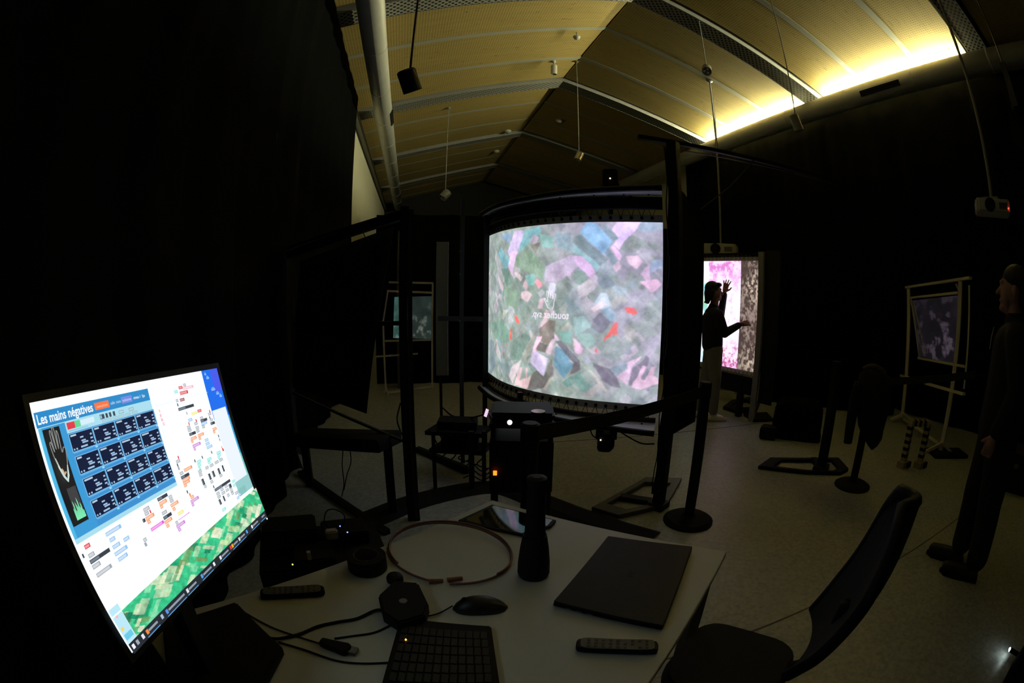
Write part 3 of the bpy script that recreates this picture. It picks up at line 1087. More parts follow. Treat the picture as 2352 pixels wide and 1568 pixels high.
# backing so that the fabric has a reverse side
rows = [[on_curve(i / 60, -0.004)[0] + Vector((0, 0, z)) for i in range(61)] for z in (ZB - 0.035, ZT + 0.035)]
MB().slab(rows, (0.001, 0.002, 0)).build('screen_fabric', mat('screen_cloth', (0.35, 0.35, 0.36), rough=0.8), unit)
# white cloth border above and below the picture
BORD = mat('screen_border', (0.78, 0.77, 0.76), rough=0.8)
for z0, z1 in ((ZB - 0.055, ZB), (ZT, ZT + 0.052)):
    MB().slab([[on_curve(i / 60, 0.0015)[0] + Vector((0, 0, z)) for i in range(61)] for z in (z0, z1)], (-0.001, -0.002, 0)).build('screen_border', BORD, unit)
# eyelets and lacing cords
EY = mesh_of(MB().lathe((0, 0, -0.004), [(0.011, 0), (0.013, 0.004), (0.011, 0.009), (0.006, 0.009)], 12), BLACKP)
TOPZ, BOTZ = ZT + 0.105, ZB - 0.105
for zz, zr in ((ZT + 0.030, TOPZ), (ZB - 0.032, BOTZ)):
    for i in range(25):
        u = 0.015 + i * 0.985 / 25
        p, d, n = on_curve(u, 0.004)
        q = n.to_track_quat('Z', 'Y')
        inst('eyelet', EY, unit, p + Vector((0, 0, zz)), q)
        cmb = MB()
        for s in (-0.03, 0.03):
            a = p + n * 0.006 + Vector((0, 0, zz))
            b = p + n * 0.02 + d * s + Vector((0, 0, zr))
            cmb.tube([a, b], 0.0022, 5)
        cmb.build('lacing_cord', BLACKP, unit)
# curved rails, plates and front bars of the frame
for zr, zp in ((TOPZ, 2.27), (BOTZ, 0.645)):
    MB().tube([on_curve(i / 50, 0.025)[0] + Vector((0, 0, zr)) for i in range(51)], 0.018, 10).build('curved_rail', BLACKM, unit, smooth=True)
    rows = []
    for off0 in (0.03, 1.0):
        row = []
        for i in range(41):
            u = i / 40
            o_ = 0.03 if off0 < 0.5 else 0.085 + 0.13 * max(0, (u - 0.45) / 0.55) ** 1.2
            row.append(on_curve(u, o_)[0] + Vector((0, 0, zp)))
        rows.append(row)
    MB().slab(rows, (0, 0, 0.008 if zp > 1 else -0.008)).build('frame_plate', mat('frame_plate', (0.62, 0.62, 0.66), rough=0.5, metal=0.1, var=0.1), unit)
    edge = [p + Vector((0, 0, 0.02 if zp > 1 else -0.022)) for p in rows[1]]
    MB().tube(edge, 0.022, 8).build('front_rail', BLACKM, unit, smooth=True)
    inn = [on_curve(i / 40, 0.02)[0] + Vector((0, 0, (zp + zr) / 2)) for i in range(41)]
    MB().slab([[p + Vector((0, 0, -abs(zp - zr) * 0.42)) for p in inn], [p + Vector((0, 0, abs(zp - zr) * 0.42)) for p in inn]], (-0.006, -0.006, 0)).build('fascia', BLACKM, unit)
    for u in (0.62, 0.75, 0.86, 0.95):
        p = on_curve(u, 0.08)[0] + Vector((0, 0, zp + (-0.006 if zp > 1 else 0.004)))
        MB().lathe(p, [(0.008, 0), (0.006, 0.006)], 8).build('plate_bolt', BLACKM, unit)
    pa = on_curve(0.80, 0.10)[0] + Vector((0, 0, zp + (-0.02 if zp > 1 else 0.02)))
    pb = on_curve(0.985, 0.06)[0] + Vector((0, 0, zp + (-0.03 if zp > 1 else 0.03)))
    MB().tube([pa, pa.lerp(pb, 0.5) + Vector((0, 0, 0.006)), pb], 0.005, 6).build('tie_rod', BLACKM, unit)
    # gap plates towards the post
MB().bar(POLE + Vector((0, 0, 0.02)), POLE + Vector((0, 0, 2.66)), 0.075, 0.075, up=(1, 0.6, 0)).build('post', BLACKM, unit, bevel=0.004)
FAR = at(1592, 960, z=0.60)
FAR.z = 0
dv = (FAR - POLE)
dn = dv.normalized()
# black side panel between the post and the far edge
prof = [(0.0, 0.58), (0.0, 2.33), (0.25, 2.30), (0.6, 2.22), (0.88, 2.14), (1.0, 2.05), (1.0, 0.60)]
side = Vector((dn.y, -dn.x, 0))
MB().prism([POLE + dv * a + Vector((0, 0, z)) for a, z in prof], side * 0.02).build('side_panel', BLACK, unit)
MB().bar(POLE + Vector((0, 0, 0.60)), FAR + Vector((0, 0, 0.60)), 0.04, 0.05).build('side_rail', BLACKM, unit)
e0 = at(1581, 700, h=math.hypot(FAR.x, FAR.y) - 0.08)
e1 = at(1600, 700, h=math.hypot(FAR.x, FAR.y) - 0.05)
zt_, zb_ = zat(1592, 500, FAR), zat(1592, 905, FAR)
MB().prism([(e0.x, e0.y, zb_), (e1.x, e1.y, zb_), (e1.x, e1.y, zt_), (e0.x, e0.y, zt_)], side * -0.006 + Vector((0.004, 0.006, 0))).build('side_border', BORD, unit)
for i in range(9):
    z = zb_ + (zt_ - zb_) * (i + 0.5) / 9
    inst('eyelet', EY, unit, (e0.x, e0.y - 0.006, z), Vector((-0.5, -0.85, 0)).to_track_quat('Z', 'Y'))
# base frame of the post, flat on the floor
outer = [at(px, py, z=0.0) for px, py in ((1358, 1173), (1482, 1103), (1565, 1105), (1530, 1166), (1420, 1192))]


def base_frame(outer, parent, cross=None, width=0.30, hgt=0.035, name='base_frame', m=BLACKM):
    c = sum(outer, Vector()) / len(outer)
    inner = [p.lerp(c, width) for p in outer]
    o = MB().ring_prism(outer, inner, (0, 0, hgt)).build(name, m, parent, bevel=0.004)
    if cross:
        MB().bar(cross[0] + Vector((0, 0, hgt / 2)), cross[1] + Vector((0, 0, hgt / 2)), 0.07, hgt + 0.01).build('base_crossbar', BLACKM, parent)
    return o


base_frame(outer, unit, (at(1424, 1146, z=0), at(1515, 1160, z=0)), m=mat('screen_lit_steel', (0.11, 0.115, 0.125), rough=0.45, var=0.3, scale=9))  # black steel lightened bluish: the screen's light is put into its colour
MB().bar(POLE + Vector((0, 0, 0.0)), POLE + Vector((0, 0, 0.05)), 0.13, 0.13, up=(1, 0.6, 0)).build('post_foot', BLACKM, unit)
# cables running down the post
for k, (ox, r) in enumerate(((0.052, 0.006), (0.062, 0.004))):
    sd = (CAM_R * -1)
    sd = Vector((sd.x, sd.y, 0)).normalized()
    pp = []
    for i in range(26):
        z = 2.62 - i * 0.1
        pp.append(POLE + sd * (ox + 0.008 * math.sin(i * 1.3 + k * 2)) + Vector((0, 0, max(z, 0.05))))
    MB().tube(pp, r, 6).build('cable', RUBBER, unit, smooth=True)
# boom on top of the post
b0, b1 = at(1465, 314, z=2.69), at(1925, 420, z=2.69)
MB().bar(b0, b1, 0.034, 0.03).build('boom', BLACKM, unit)
w0, w1 = b0.lerp(b1, 0.50), FAR + Vector((0, 0, 2.25))
MB().tube([w0, w0.lerp(w1, 0.5) - Vector((0, 0, 0.03)), w1], 0.006, 6).build('stay_wire', DARKALU, unit)
MB().tube([b0.lerp(b1, 0.18) - Vector((0, 0, 0.05)), b0.lerp(b1, 0.5) - Vector((0, 0, 0.04)), b0.lerp(b1, 0.97) - Vector((0, 0, 0.025))], 0.004, 6).build('boom_wire', ALU, unit)
# posts at the far side that carry the other end of the frame
for u in (0.03, 0.42):
    p = on_curve(u, 0.045)[0]
    MB().bar(p + Vector((0, 0, 0.62 if u > 0.1 else 0.0)), p + Vector((0, 0, 0.75 if u > 0.1 else 2.30)), 0.04, 0.04).build('frame_post', BLACKM, unit)

# outline hand and mirrored words on the screen
GLOW = mat('projected_lettering', (0.5, 0.5, 0.5), emit=(0.95, 0.86, 1.0), power=0.95)


def on_screen(u, v, off=0.004):
    p = on_curve(u, off)[0]
    return Vector((p.x, p.y, ZB + (ZT - ZB) * v))


HANDUV = [(0.552, 0.506), (0.543, 0.512), (0.527, 0.554), (0.524, 0.565), (0.528, 0.567), (0.540, 0.544), (0.543, 0.548), (0.536, 0.606), (0.539, 0.611), (0.542, 0.607), (0.548, 0.569), (0.547, 0.612), (0.5505, 0.618), (0.554, 0.612), (0.555, 0.568), (0.559, 0.607), (0.5625, 0.612), (0.565, 0.607), (0.564, 0.565), (0.568, 0.563), (0.574, 0.590), (0.578, 0.594), (0.581, 0.589), (0.572, 0.546), (0.572, 0.528), (0.566, 0.505)]
hand = MB().tube([on_screen(u, v) for u, v in HANDUV], 0.0024, 5).build('hand_outline', GLOW, scr)
hand['label'] = 'thin white outline of an open hand'
vs, fs = text_mesh('touchez svp.', 1.0)
wx = max(v.x for v in vs)
us, ue = 0.642, 0.460          # mirrored: the words start on the right
sc = (us - ue) / wx
wx0 = text_mesh('touchez ', 1.0)[0]
gap = wx - max(v.x for v in text_mesh('svp.', 1.0)[0])
for word, x0 in (('touchez', 0.0), ('svp.', gap)):
    vs, fs = text_mesh(word, 1.0, 0.012)
    mb = MB()
    mb.v = [on_screen(us - (v.x + x0) * sc, 0.452 + v.y * sc * ASP * 1.12, 0.005) for v in vs]
    mb.f = fs
    w = mb.build('lettering', GLOW, scr)
    w['label'] = 'white word %s in mirror writing' % word.strip('.')

# moving-head lamp under the lower rail
mh = at(1392, 1008, h=3.36)
t = thing('moving_head_lamp', 'small black moving head lamp hanging under the curved screen rail', 'stage lamp', mh - Vector((0, 0, 0.085)))
rt = Vector((0.90, -0.43, 0)); fw = Vector((0.43, 0.90, 0))
MB().prism([mh + rt * a + fw * -0.06 + Vector((0, 0, z)) for a, z in ((-0.062, -0.06), (-0.05, -0.085), (0.035, -0.085), (0.066, -0.045), (0.066, 0.02), (0.045, 0.05), (-0.045, 0.05), (-0.062, 0.02))], fw * 0.12).build('lamp_head', BLACKP, t, bevel=0.006)
for s in (-0.052, 0.052):
    MB().bar(mh + rt * s + Vector((0, 0, 0.0)), mh + rt * s + Vector((0, 0, 0.13)), 0.028, 0.05).build('yoke_arm', BLACKP, t)
MB().bar(mh + rt * -0.075 + Vector((0, 0, 0.135)), mh + rt * 0.075 + Vector((0, 0, 0.135)), 0.06, 0.03).build('yoke', BLACKP, t)
MB().lathe(mh + rt * -0.038 + fw * -0.064 + Vector((0, 0, 0.012)), [(0.005, 0), (0.005, 0.006)], 8, -fw).build('indicator_lamp', led('led_warm', (1, 0.75, 0.35), 5), t)
MB().tube(cr([mh + rt * -0.05, mh + rt * -0.10 + Vector((0, 0, 0.02)), mh + rt * -0.125 + Vector((0, 0, 0.08)), mh + rt * -0.115 + Vector((0, 0, 0.13))], 6), 0.005, 6).build('cable', RUBBER, t)
MB().tube(cr([mh + rt * 0.06 + Vector((0, 0, 0.09)), mh + rt * 0.16 + Vector((0, 0, 0.03)), mh + rt * 0.27 + Vector((0, 0, -0.02)), mh + rt * 0.37 + Vector((0, 0, -0.02))], 6), 0.006, 6).build('cable', RUBBER, t)

# black device standing on top of the curved frame
dvp = at(1402, 412, h=3.9)
t = thing('top_device', 'black boxy device with a tiny yellow lamp on top of the curved frame', 'device', dvp - Vector((0, 0, 0.11)))
MB().obox(dvp, rt * 0.062, fw * 0.08, (0, 0, 0.075)).build('body', BLACKP, t, bevel=0.01)
MB().obox(dvp - Vector((0, 0, 0.09)), rt * 0.07, fw * 0.09, (0, 0, 0.012)).build('foot_plate', BLACKM, t)
MB().bar(dvp - Vector((0, 0, 0.10)), dvp - Vector((0, 0, 0.30)), 0.03).build('stem', BLACKM, t)
MB().lathe(dvp - fw * 0.082 + Vector((0, 0, -0.01)), [(0.006, 0), (0.005, 0.006)], 8, -fw).build('indicator_lamp', led('led_warm', (1, 0.75, 0.35), 5), t)
MB().tube(cr([dvp + rt * 0.05, dvp + rt * 0.10 - Vector((0, 0, 0.10)), dvp + rt * 0.22 - Vector((0, 0, 0.16)), dvp + rt * 0.4 - Vector((0, 0, 0.17))], 6), 0.006, 6).build('cable', RUBBER, t)


# ================================================================== BARRIER POSTS
def barrier(p, label, top=1.0, disc=0.185, r=0.038):
    p = Vector((p[0], p[1], 0))
    t = thing('barrier_post', label, 'barrier', p)
    MB().lathe(p, [(disc, 0), (disc, 0.012), (disc - 0.03, 0.03), (r + 0.02, 0.042), (r + 0.004, 0.05)], 40).build('base_plate', RUBBER, t)
    MB().lathe(p, [(r, 0.04), (r, top - 0.10)], 24).build('pole', BLACKM, t, smooth=False)
    MB().lathe(p, [(r + 0.004, top - 0.11), (r + 0.006, top - 0.10), (r + 0.006, top - 0.008), (r - 0.004, top)], 24).build('belt_head', BLACKP, t)
    return t


B1 = at(1580, 1195, z=0)
B2 = at(1957, 1115, z=0)
B3 = at(1218, 975, z=0.99)
B3.z = 0
bar1 = barrier(B1, 'black belt barrier post beside the curved screen post with a belt', top=1.02)
bar3 = barrier(B3, 'black belt barrier post close behind the white table')
bar2 = barrier(B2, 'black belt barrier post with a dark jacket hung over it', top=1.0)
BELT = mat('belt_webbing', (0.012, 0.012, 0.012), rough=0.8, var=0.2, scale=80)


def belt(a, b, parent, w=0.05, sag=0.02):
    a, b = Vector(a), Vector(b)
    rows = [[], []]
    for i in range(17):
        t = i / 16
        p = a.lerp(b, t) - Vector((0, 0, sag * 4 * t * (1 - t)))
        rows[0].append(p + Vector((0, 0, w / 2)))
        rows[1].append(p - Vector((0, 0, w / 2)))
    n = (b - a).cross(Vector((0, 0, 1))).normalized()
    return MB().slab(rows, n * 0.002).build('belt', BELT, parent)


d13 = (B3 - B1).normalized()
belt(B1 + d13 * 0.03 + Vector((0, 0, 0.955)), B3 - d13 * 0.03 + Vector((0, 0, 0.945)), bar1, 0.075)
far_b = at(2240, 860, h=3.9)
dd2 = (Vector((far_b.x, far_b.y, 0)) - B2).normalized()
belt(B2 + dd2 * 0.04 + Vector((0, 0, 0.955)), far_b, bar2, 0.06, 0.01)

# jacket hung over the second barrier post
vdir = Vector((B2.x, B2.y, 0)).normalized()
rdir = Vector((vdir.y, -vdir.x, 0))
JK = mat('dark_jacket', (0.008, 0.008, 0.009), rough=0.9, var=0.4, scale=12, bump=0.3)
t = thing('hung_jacket', 'dark jacket draped over the belt barrier post with a sleeve hanging down', 'jacket', B2 + Vector((0, 0, 0.42)))
rows = []
for z, xc, w, dp in ((1.055, 0.02, 0.03, 0.03), (1.04, 0.02, 0.10, 0.08), (1.0, 0.03, 0.155, 0.11), (0.9, 0.04, 0.175, 0.12), (0.78, 0.05, 0.17, 0.12), (0.65, 0.06, 0.15, 0.10), (0.55, 0.075, 0.13, 0.08), (0.47, 0.10, 0.10, 0.05), (0.40, 0.115, 0.05, 0.03), (0.36, 0.118, 0.01, 0.01)):
    row = []
    for k in range(29):
        a = 2 * math.pi * k / 28
        f = 1 + 0.12 * math.sin(5 * a + z * 9) * (1.06 - z)
        row.append(B2 + rdir * (xc + w * f * math.cos(a)) + vdir * (dp * f * math.sin(a)) + Vector((0, 0, z)))
    rows.append(row)
MB().grid(rows).build('jacket_body', JK, t, smooth=True)
sl0 = B2 + rdir * -0.10 - vdir * 0.05
MB().tube(cr([sl0 + Vector((0, 0, 0.93)), sl0 + rdir * -0.035 + Vector((0, 0, 0.75)), sl0 + rdir * -0.04 + Vector((0, 0, 0.55)), sl0 + rdir * -0.035 + Vector((0, 0, 0.40))], 5), [0.06 - 0.0012 * i for i in range(16)], 14).build('sleeve', JK, t, smooth=True)
MB().tube(cr([B2 + rdir * a + Vector((0, 0, 1.05 + b)) - vdir * 0.05 for a, b in ((-0.09, 0), (-0.03, 0.03), (0.03, 0.032), (0.09, 0.01), (0.13, -0.02))], 5), 0.022, 10).build('collar', mat('collar_knit', (0.06, 0.05, 0.045), rough=0.9, var=0.8, scale=90), t, smooth=True)

# black steel post on a flat frame foot further back
F2 = at(1885, 1078, z=0)
t = thing('steel_stand', 'black steel post on a flat floor frame beside the jacket', 'stand', F2)
outer = [at(px, py, z=0.0) for px, py in ((1740, 1077), (1768, 1057), (1925, 1057), (1948, 1083), (1930, 1092), (1850, 1090))]
base_frame(outer, t, (at(1868, 1058, z=0), at(1890, 1089, z=0)), 0.28)
MB().bar(F2, F2 + Vector((0, 0, 1.05)), 0.075).build('post', BLACKM, t)
MB().bar(F2 + Vector((-0.08, -0.05, 0.02)), F2 + Vector((0.08, 0.05, 0.02)), 0.16, 0.05).build('post_foot', BLACKM, t, bevel=0.005)
hf = at(1830, 985, h=4.9)
MB().slab([[F2 + rdir * a + vdir * b + Vector((0, 0, z)) for a in (-0.35, -0.1, 0.04)] for b, z in ((0.02, 1.05), (0.05, 0.75))], vdir * 0.03).build('head_panel', BLACK, t)

# black cloth-covered equipment box on the floor in front of the touch screen
bx0 = at(1825, 1012, z=0)
t = thing('covered_box', 'black cloth covered equipment box on the floor beside the touch screen', 'box', bx0)
vd = Vector((bx0.x, bx0.y, 0)).normalized(); rd = Vector((vd.y, -vd.x, 0))
rows = []
for z, e in ((0.0, 1.06), (0.05, 1.02), (0.2, 1.0), (0.34, 0.97), (0.42, 0.8), (0.44, 0.3), (0.442, 0.01)):
    row = []
    for k in range(33):
        a = 2 * math.pi * k / 32
        ca, sa = math.cos(a), math.sin(a)
        s = 1 / max(abs(ca), abs(sa)) ** 0.8
        f = e * s * (1 + 0.03 * math.sin(9 * a + z * 5))
        row.append(bx0 + rd * (0.31 * ca * f) + vd * (0.24 + 0.24 * sa * f) + Vector((0, 0, z)))
    rows.append(row)
MB().grid(rows).build('cloth_cover', BLACK, t, smooth=True)
MB().obox(bx0 + vd * 0.24 + Vector((0, 0, 0.2)), rd * 0.26, vd * 0.20, (0, 0, 0.19)).build('case', BLACKP, t)
MB().obox(bx0 + vd * -0.02 - rd * 0.34 + Vector((0, 0, 0.07)), rd * 0.10, vd * 0.10, (0, 0, 0.07)).build('side_case', BLACKP, t, bevel=0.02)

# ================================================================== PROJECTOR ON A RACK BEHIND THE TABLE
PB = at(1200, 1070, h=2.62)
PB.z = 0
pv = Vector((PB.x, PB.y, 0)).normalized(); pr_ = Vector((pv.y, -pv.x, 0))


def pb(px, py, dep=0.0):
    return at(px, py, h=2.62 + dep)


t = thing('equipment_rack', 'black equipment rack with an orange lit switch behind the table', 'rack', PB)
z0, z1 = pb(1200, 1130).z, pb(1200, 1012).z
w0, w1 = pb(1124, 1070), pb(1270, 1070)
hw = (w1 - w0).length / 2
mc = (w0 + w1) / 2
mc = Vector((mc.x, mc.y, 0))
MB().obox(mc + pv * 0.17 + Vector((0, 0, (z0 + z1) / 2)), pr_ * hw, pv * 0.18, (0, 0, (z1 - z0) / 2)).build('rack_case', BLACKP, t, bevel=0.008)
for a in (-1, 1):
    for b in (0.02, 0.32):
        MB().bar(mc + pr_ * (hw - 0.02) * a + pv * b, mc + pr_ * (hw - 0.02) * a + pv * b + Vector((0, 0, z1 + 0.10)), 0.025).build('rack_leg', BLACKM, t)
MB().obox(mc + pv * 0.17 + Vector((0, 0, z1 + 0.095)), pr_ * hw, pv * 0.19, (0, 0, 0.012)).build('rack_shelf', BLACKM, t)
sw = pb(1137, 1086, -0.03)
MB().obox(sw, pr_ * 0.011, pv * 0.006, (0, 0, 0.013)).build('switch', led('switch_glow', (1.0, 0.16, 0.01), 3.0), t)
for k in range(5):
    a = mc + pr_ * (hw - 0.05 - 0.012 * k) + pv * 0.0
    MB().tube(cr([a + Vector((0, 0, z0 + 0.02)), a + pr_ * 0.01 * k + Vector((0, 0, z0 - 0.12)), a - pr_ * 0.04 + Vector((0, 0, 0.12)), a - pr_ * (0.10 + 0.03 * k) + Vector((0, 0, 0.01))], 6), 0.005, 6).build('cable', RUBBER, t)
for k in range(3):
    a = sw - pr_ * 0.02 + Vector((0, 0, 0.03 * k - 0.02))
    MB().tube(cr([a, a - pr_ * 0.06 - Vector((0, 0, 0.03)), a - pr_ * 0.12 + Vector((0, 0, 0.01 * k)), a - pr_ * 0.17 - Vector((0, 0, 0.02))], 6), 0.004, 6).build('cable', RUBBER, t)

# the lit projector standing on it
pj = pb(1200, 972)
t = thing('table_projector', 'black projector with a glowing round lens on the equipment rack', 'projector', (pj.x, pj.y, z1 + 0.107))
pz0, pz1 = z1 + 0.115, pb(1200, 948).z
hw2 = ((pb(1276, 972) - pb(1126, 972)).length) / 2
MB().obox(Vector((mc.x, mc.y, 0)) + pv * 0.14 + Vector((0, 0, (pz0 + pz1) / 2)), pr_ * hw2, pv * 0.15, (0, 0, (pz1 - pz0) / 2)).build('housing', BLACKP, t, bevel=0.015)
lc = pb(1171, 968, -0.035)
MB().lathe(lc + pv * 0.02, [(0.022, 0), (0.024, 0.03), (0.018, 0.034)], 20, -pv).build('lens_ring', BLACKM, t)
MB().lathe(lc + pv * 0.0, [(0.016, 0), (0.014, 0.020)], 20, -pv).build('lens', led('lens_glow', (1.0, 0.93, 0.85), 1.6), t)
wn = at(1236, 945, z=pz1 + 0.004)
MB().lathe(wn, [(0.042, 0), (0.042, 0.004)], 24).build('pale_disc', mat('pale_glass', (0.6, 0.62, 0.6), rough=0.15), t)  # plain pale disc on top of the housing
for a in (-1, 1):
    for k in range(2):
        MB().cyl(Vector((mc.x, mc.y, z1 + 0.10)) + pr_ * (hw2 - 0.04) * a + pv * (0.03 + 0.2 * k), Vector((mc.x, mc.y, pz0 + 0.01)) + pr_ * (hw2 - 0.04) * a + pv * (0.03 + 0.2 * k), 0.012, 10).build('foot', ALU, t)
cl = pb(1117, 948, -0.02)
MB().obox(cl, pr_ * 0.008 + Vector((0, 0, -0.004)), pv * 0.01, Vector((0, 0, 0.02)) + pr_ * 0.006).build('pilot_window', led('clip_glow', (1.0, 0.72, 0.95), 0.9), t)
MB().tube([cl + pr_ * 0.008, cl + pr_ * 0.03 - Vector((0, 0, 0.03)), Vector((mc.x, mc.y, pz0 + 0.03)) - pr_ * (hw2 - 0.01)], 0.008, 8).build('pilot_arm', ALU, t)

# curved black cable ramp on the floor
t = MB()
path = cr([at(px, py, z=0) for px, py in ((846, 1194), (960, 1150), (1084, 1122), (1160, 1122), (1239, 1150), (1330, 1186), (1406, 1212), (1500, 1240))], 6)
rows = [[], [], [], []]
for i, p in enumerate(path):
    d = (path[min(i + 1, len(path) - 1)] - path[max(i - 1, 0)]).normalized()
    s = Vector((-d.y, d.x, 0))
    for k, (o, z) in enumerate(((-0.13, 0.001), (-0.07, 0.025), (0.07, 0.025), (0.13, 0.001))):
        rows[k].append(p + s * o + Vector((0, 0, z)))
t = t.grid(rows).build('cable_ramp', RUBBER)
tag(t, 'curved black cable ramp lying on the concrete behind the table', 'cable ramp')

# ================================================================== ALUMINIUM FRAME WITH A BLACK SCREEN ON THE LEFT
LP = at(952, 1192, z=0)
LQ = at(692, 1085, z=0)
t = thing('dark_screen_frame', 'aluminium frame holding a dark blank screen next to the black drape', 'screen frame', (LP.x - 0.5, LP.y + 0.4, 0))
vl = Vector((LP.x, LP.y, 0)).normalized(); rl = Vector((vl.y, -vl.x, 0))
ztop = zat(949, 475, LP)
MB().bar(LP + rl * -0.018, LP + rl * -0.018 + Vector((0, 0, ztop)), 0.055, 0.06, up=vl).build('post', BLACKM, t)
MB().bar(LP + rl * 0.025, LP + rl * 0.025 + Vector((0, 0, ztop - 0.02)), 0.03, 0.05, up=vl).build('profile_strip', DARKALU, t)
MB().bar(LP + rl * 0.030 - vl * 0.026, LP + rl * 0.030 - vl * 0.026 + Vector((0, 0, ztop - 0.03)), 0.005, 0.004, up=vl).build('profile_groove', BLACKM, t)
ql = Vector((LQ.x, LQ.y, 0)).normalized()
zq = zat(684, 585, LQ)
MB().bar(LQ + Vector((0, 0, 0.05)), LQ + Vector((0, 0, zq)), 0.035, 0.035, up=ql).build('rear_post', ALU, t)
MB().bar(LP + Vector((0, 0, ztop - 0.05)), LQ + Vector((0, 0, zq)), 0.05, 0.05).build('top_rail', BLACKM, t)
MB().bar(LP + Vector((-0.03, 0.05, ztop - 0.02)), LQ + Vector((-0.03, 0.05, zq + 0.06)), 0.02, 0.02).build('upper_tube', DARKALU, t)
MB().bar(LP + Vector((0, 0, zat(935, 1018, LP))), LQ + Vector((0, 0, zat(690, 900, LQ))), 0.018, 0.018).build('middle_rail', DARKALU, t)
fa, fb = at(690, 1085, z=0.02), at(890, 1222, z=0.02)
MB().bar(fa, fb, 0.045, 0.04).build('foot_rail', BLACKM, t)
fs_ = (fb - fa).normalized()
fn = Vector((fs_.y, -fs_.x, 0))
MB().bar(fa + fn * 0.028 + Vector((0, 0, 0.01)), fb + fn * 0.028 + Vector((0, 0, 0.01)), 0.008, 0.012).build('foot_edge', DARKALU, t)
c0 = LQ + Vector((0, 0, 0.18))
MB().bar(c0, LQ + fs_ * 0.10 + Vector((0, 0, 0.03)), 0.03, 0.03).build('corner_brace', GREYM, t)
# dark fabric panel: leaning, slightly rumpled
A = [at(690, 600, h=3.95), at(905, 520, h=3.35), at(842, 950, h=3.30), at(672, 890, h=3.95)]
rows = []
for j in range(13):
    v = j / 12
    row = []
    for i in range(15):
        u = i / 14
        p = A[0].lerp(A[1], u).lerp(A[3].lerp(A[2], u), v)
        p = p + vl * (0.02 * math.sin(u * 9 + v * 3) * math.sin(v * math.pi) + 0.05 * math.sin(u * math.pi) * 0.5)
        row.append(p)
    rows.append(row)
MB().slab(rows, vl * 0.01).build('blank_screen', mat('dark_screen_cloth', (0.016, 0.018, 0.022), rough=0.8, var=0.9, scale=5), t, smooth=True)
MB().bar(A[0].lerp(A[3], 0.5), at(925, 742, h=3.2), 0.03, 0.03).build('screen_brace', BLACKM, t)
MB().tube(cr([at(800, 535, h=3.2), at(806, 550, h=3.3), at(803, 566, h=3.4), at(796, 575, h=3.5)], 5), 0.004, 6).build('wire', BLACKP, t)
MB().tube(cr([at(832, 530, h=3.2), at(840, 545, h=3.3), at(850, 553, h=3.4)], 5), 0.004, 6).build('wire', BLACKP, t)

# black floor rail and rear lattice frame
t = thing('rear_lattice_frame', 'dark slim lattice frame standing between the two projection screens', 'frame', at(1063, 1060, z=0))
f0, f1 = at(959, 1031, z=0.03), at(1078, 1080, z=0.03)
MB().bar(f0, f1, 0.05, 0.05).build('floor_rail', BLACKM, t)
L0 = at(1063, 1062, z=0)
MB().bar(L0, L0 + Vector((0, 0, zat(1073, 455, L0))), 0.035, 0.035).build('post', DARKALU, t)
L1 = at(1014, 985, z=0)
zz = (zat(1014, 862, L1), zat(1014, 555, L1))
a0, a1 = at(1001, 700, h=math.hypot(L1.x, L1.y)), at(1028, 700, h=math.hypot(L1.x, L1.y))
MB().prism([(a0.x, a0.y, zz[0]), (a1.x, a1.y, zz[0]), (a1.x, a1.y, zz[1]), (a0.x, a0.y, zz[1])], (0.01, 0.03, 0)).build('upright_panel', GREYM, t)
MB().bar((a0.x + 0.05, a0.y + 0.04, 0), (a0.x + 0.05, a0.y + 0.04, zz[1]), 0.03).build('panel_post', BLACKM, t)
MB().bar(at(1006, 731, h=4.6), at(1122, 733, h=4.6), 0.045, 0.045).build('cross_rail', DARKALU, t)
for k, z in enumerate((1.9, 1.7, 1.3, 0.75)):
    MB().lathe(L0 + Vector((-0.02, -0.02, z)), [(0.008, 0), (0.006, 0.008)], 8, (-0.2, -1, 0)).build('rail_bolt', ALU, t)

# equipment trolley on the floor left of the rack
tr = at(1050, 1100, z=0)
t = thing('equipment_trolley', 'low black trolley with tangled cables beside the equipment rack', 'trolley', tr)
for k, (px0, px1, py) in enumerate(((990, 1118, 985), (1000, 1120, 1025))):
    a, b = at(px0, py, h=3.9), at(px1, py + 6, h=3.7)
    MB().bar(a, b, 0.24, 0.035, up=(0, 0, 1)).build('tray', BLACKM, t)
    MB().obox((a + b) / 2 + Vector((0, 0.05, 0.05)), (b - a) * 0.35, Vector((0.02, 0.10, 0)), (0, 0, 0.035)).build('device', BLACKP, t, bevel=0.006)
for (px, py) in ((1000, 1120), (1084, 1126), (1112, 1112)):
    b = at(px, py, z=0)
    MB().bar(b, b + Vector((0, 0, zat(px, 990, b))), 0.04 if px == 1084 else 0.03).build('trolley_leg', BLACKM, t)
for k in range(6):
    a = at(985 + 20 * k, 985 + 4 * k, h=3.75)
    b = at(1010 + 22 * k, 1060 + 8 * (k % 3), h=3.6)
    MB().tube(cr([a, a.lerp(b, 0.4) + Vector((0.04, 0, -0.05)), a.lerp(b, 0.7) + Vector((-0.05, 0, -0.04)), b], 6), 0.006, 6).build('cable', RUBBER, t)
MB().tube(cr([at(920, 925, h=3.3), at(912, 960, h=3.3), at(918, 985, h=3.3), at(925, 1000, h=3.2)], 6), 0.006, 6).build('cable', RUBBER, t)
MB().tube(cr([at(1015, 935, h=4.2), at(1040, 955, h=4.1), at(1075, 960, h=3.9), at(1112, 952, h=3.6)], 6), 0.007, 6).build('cable', RUBBER, t)

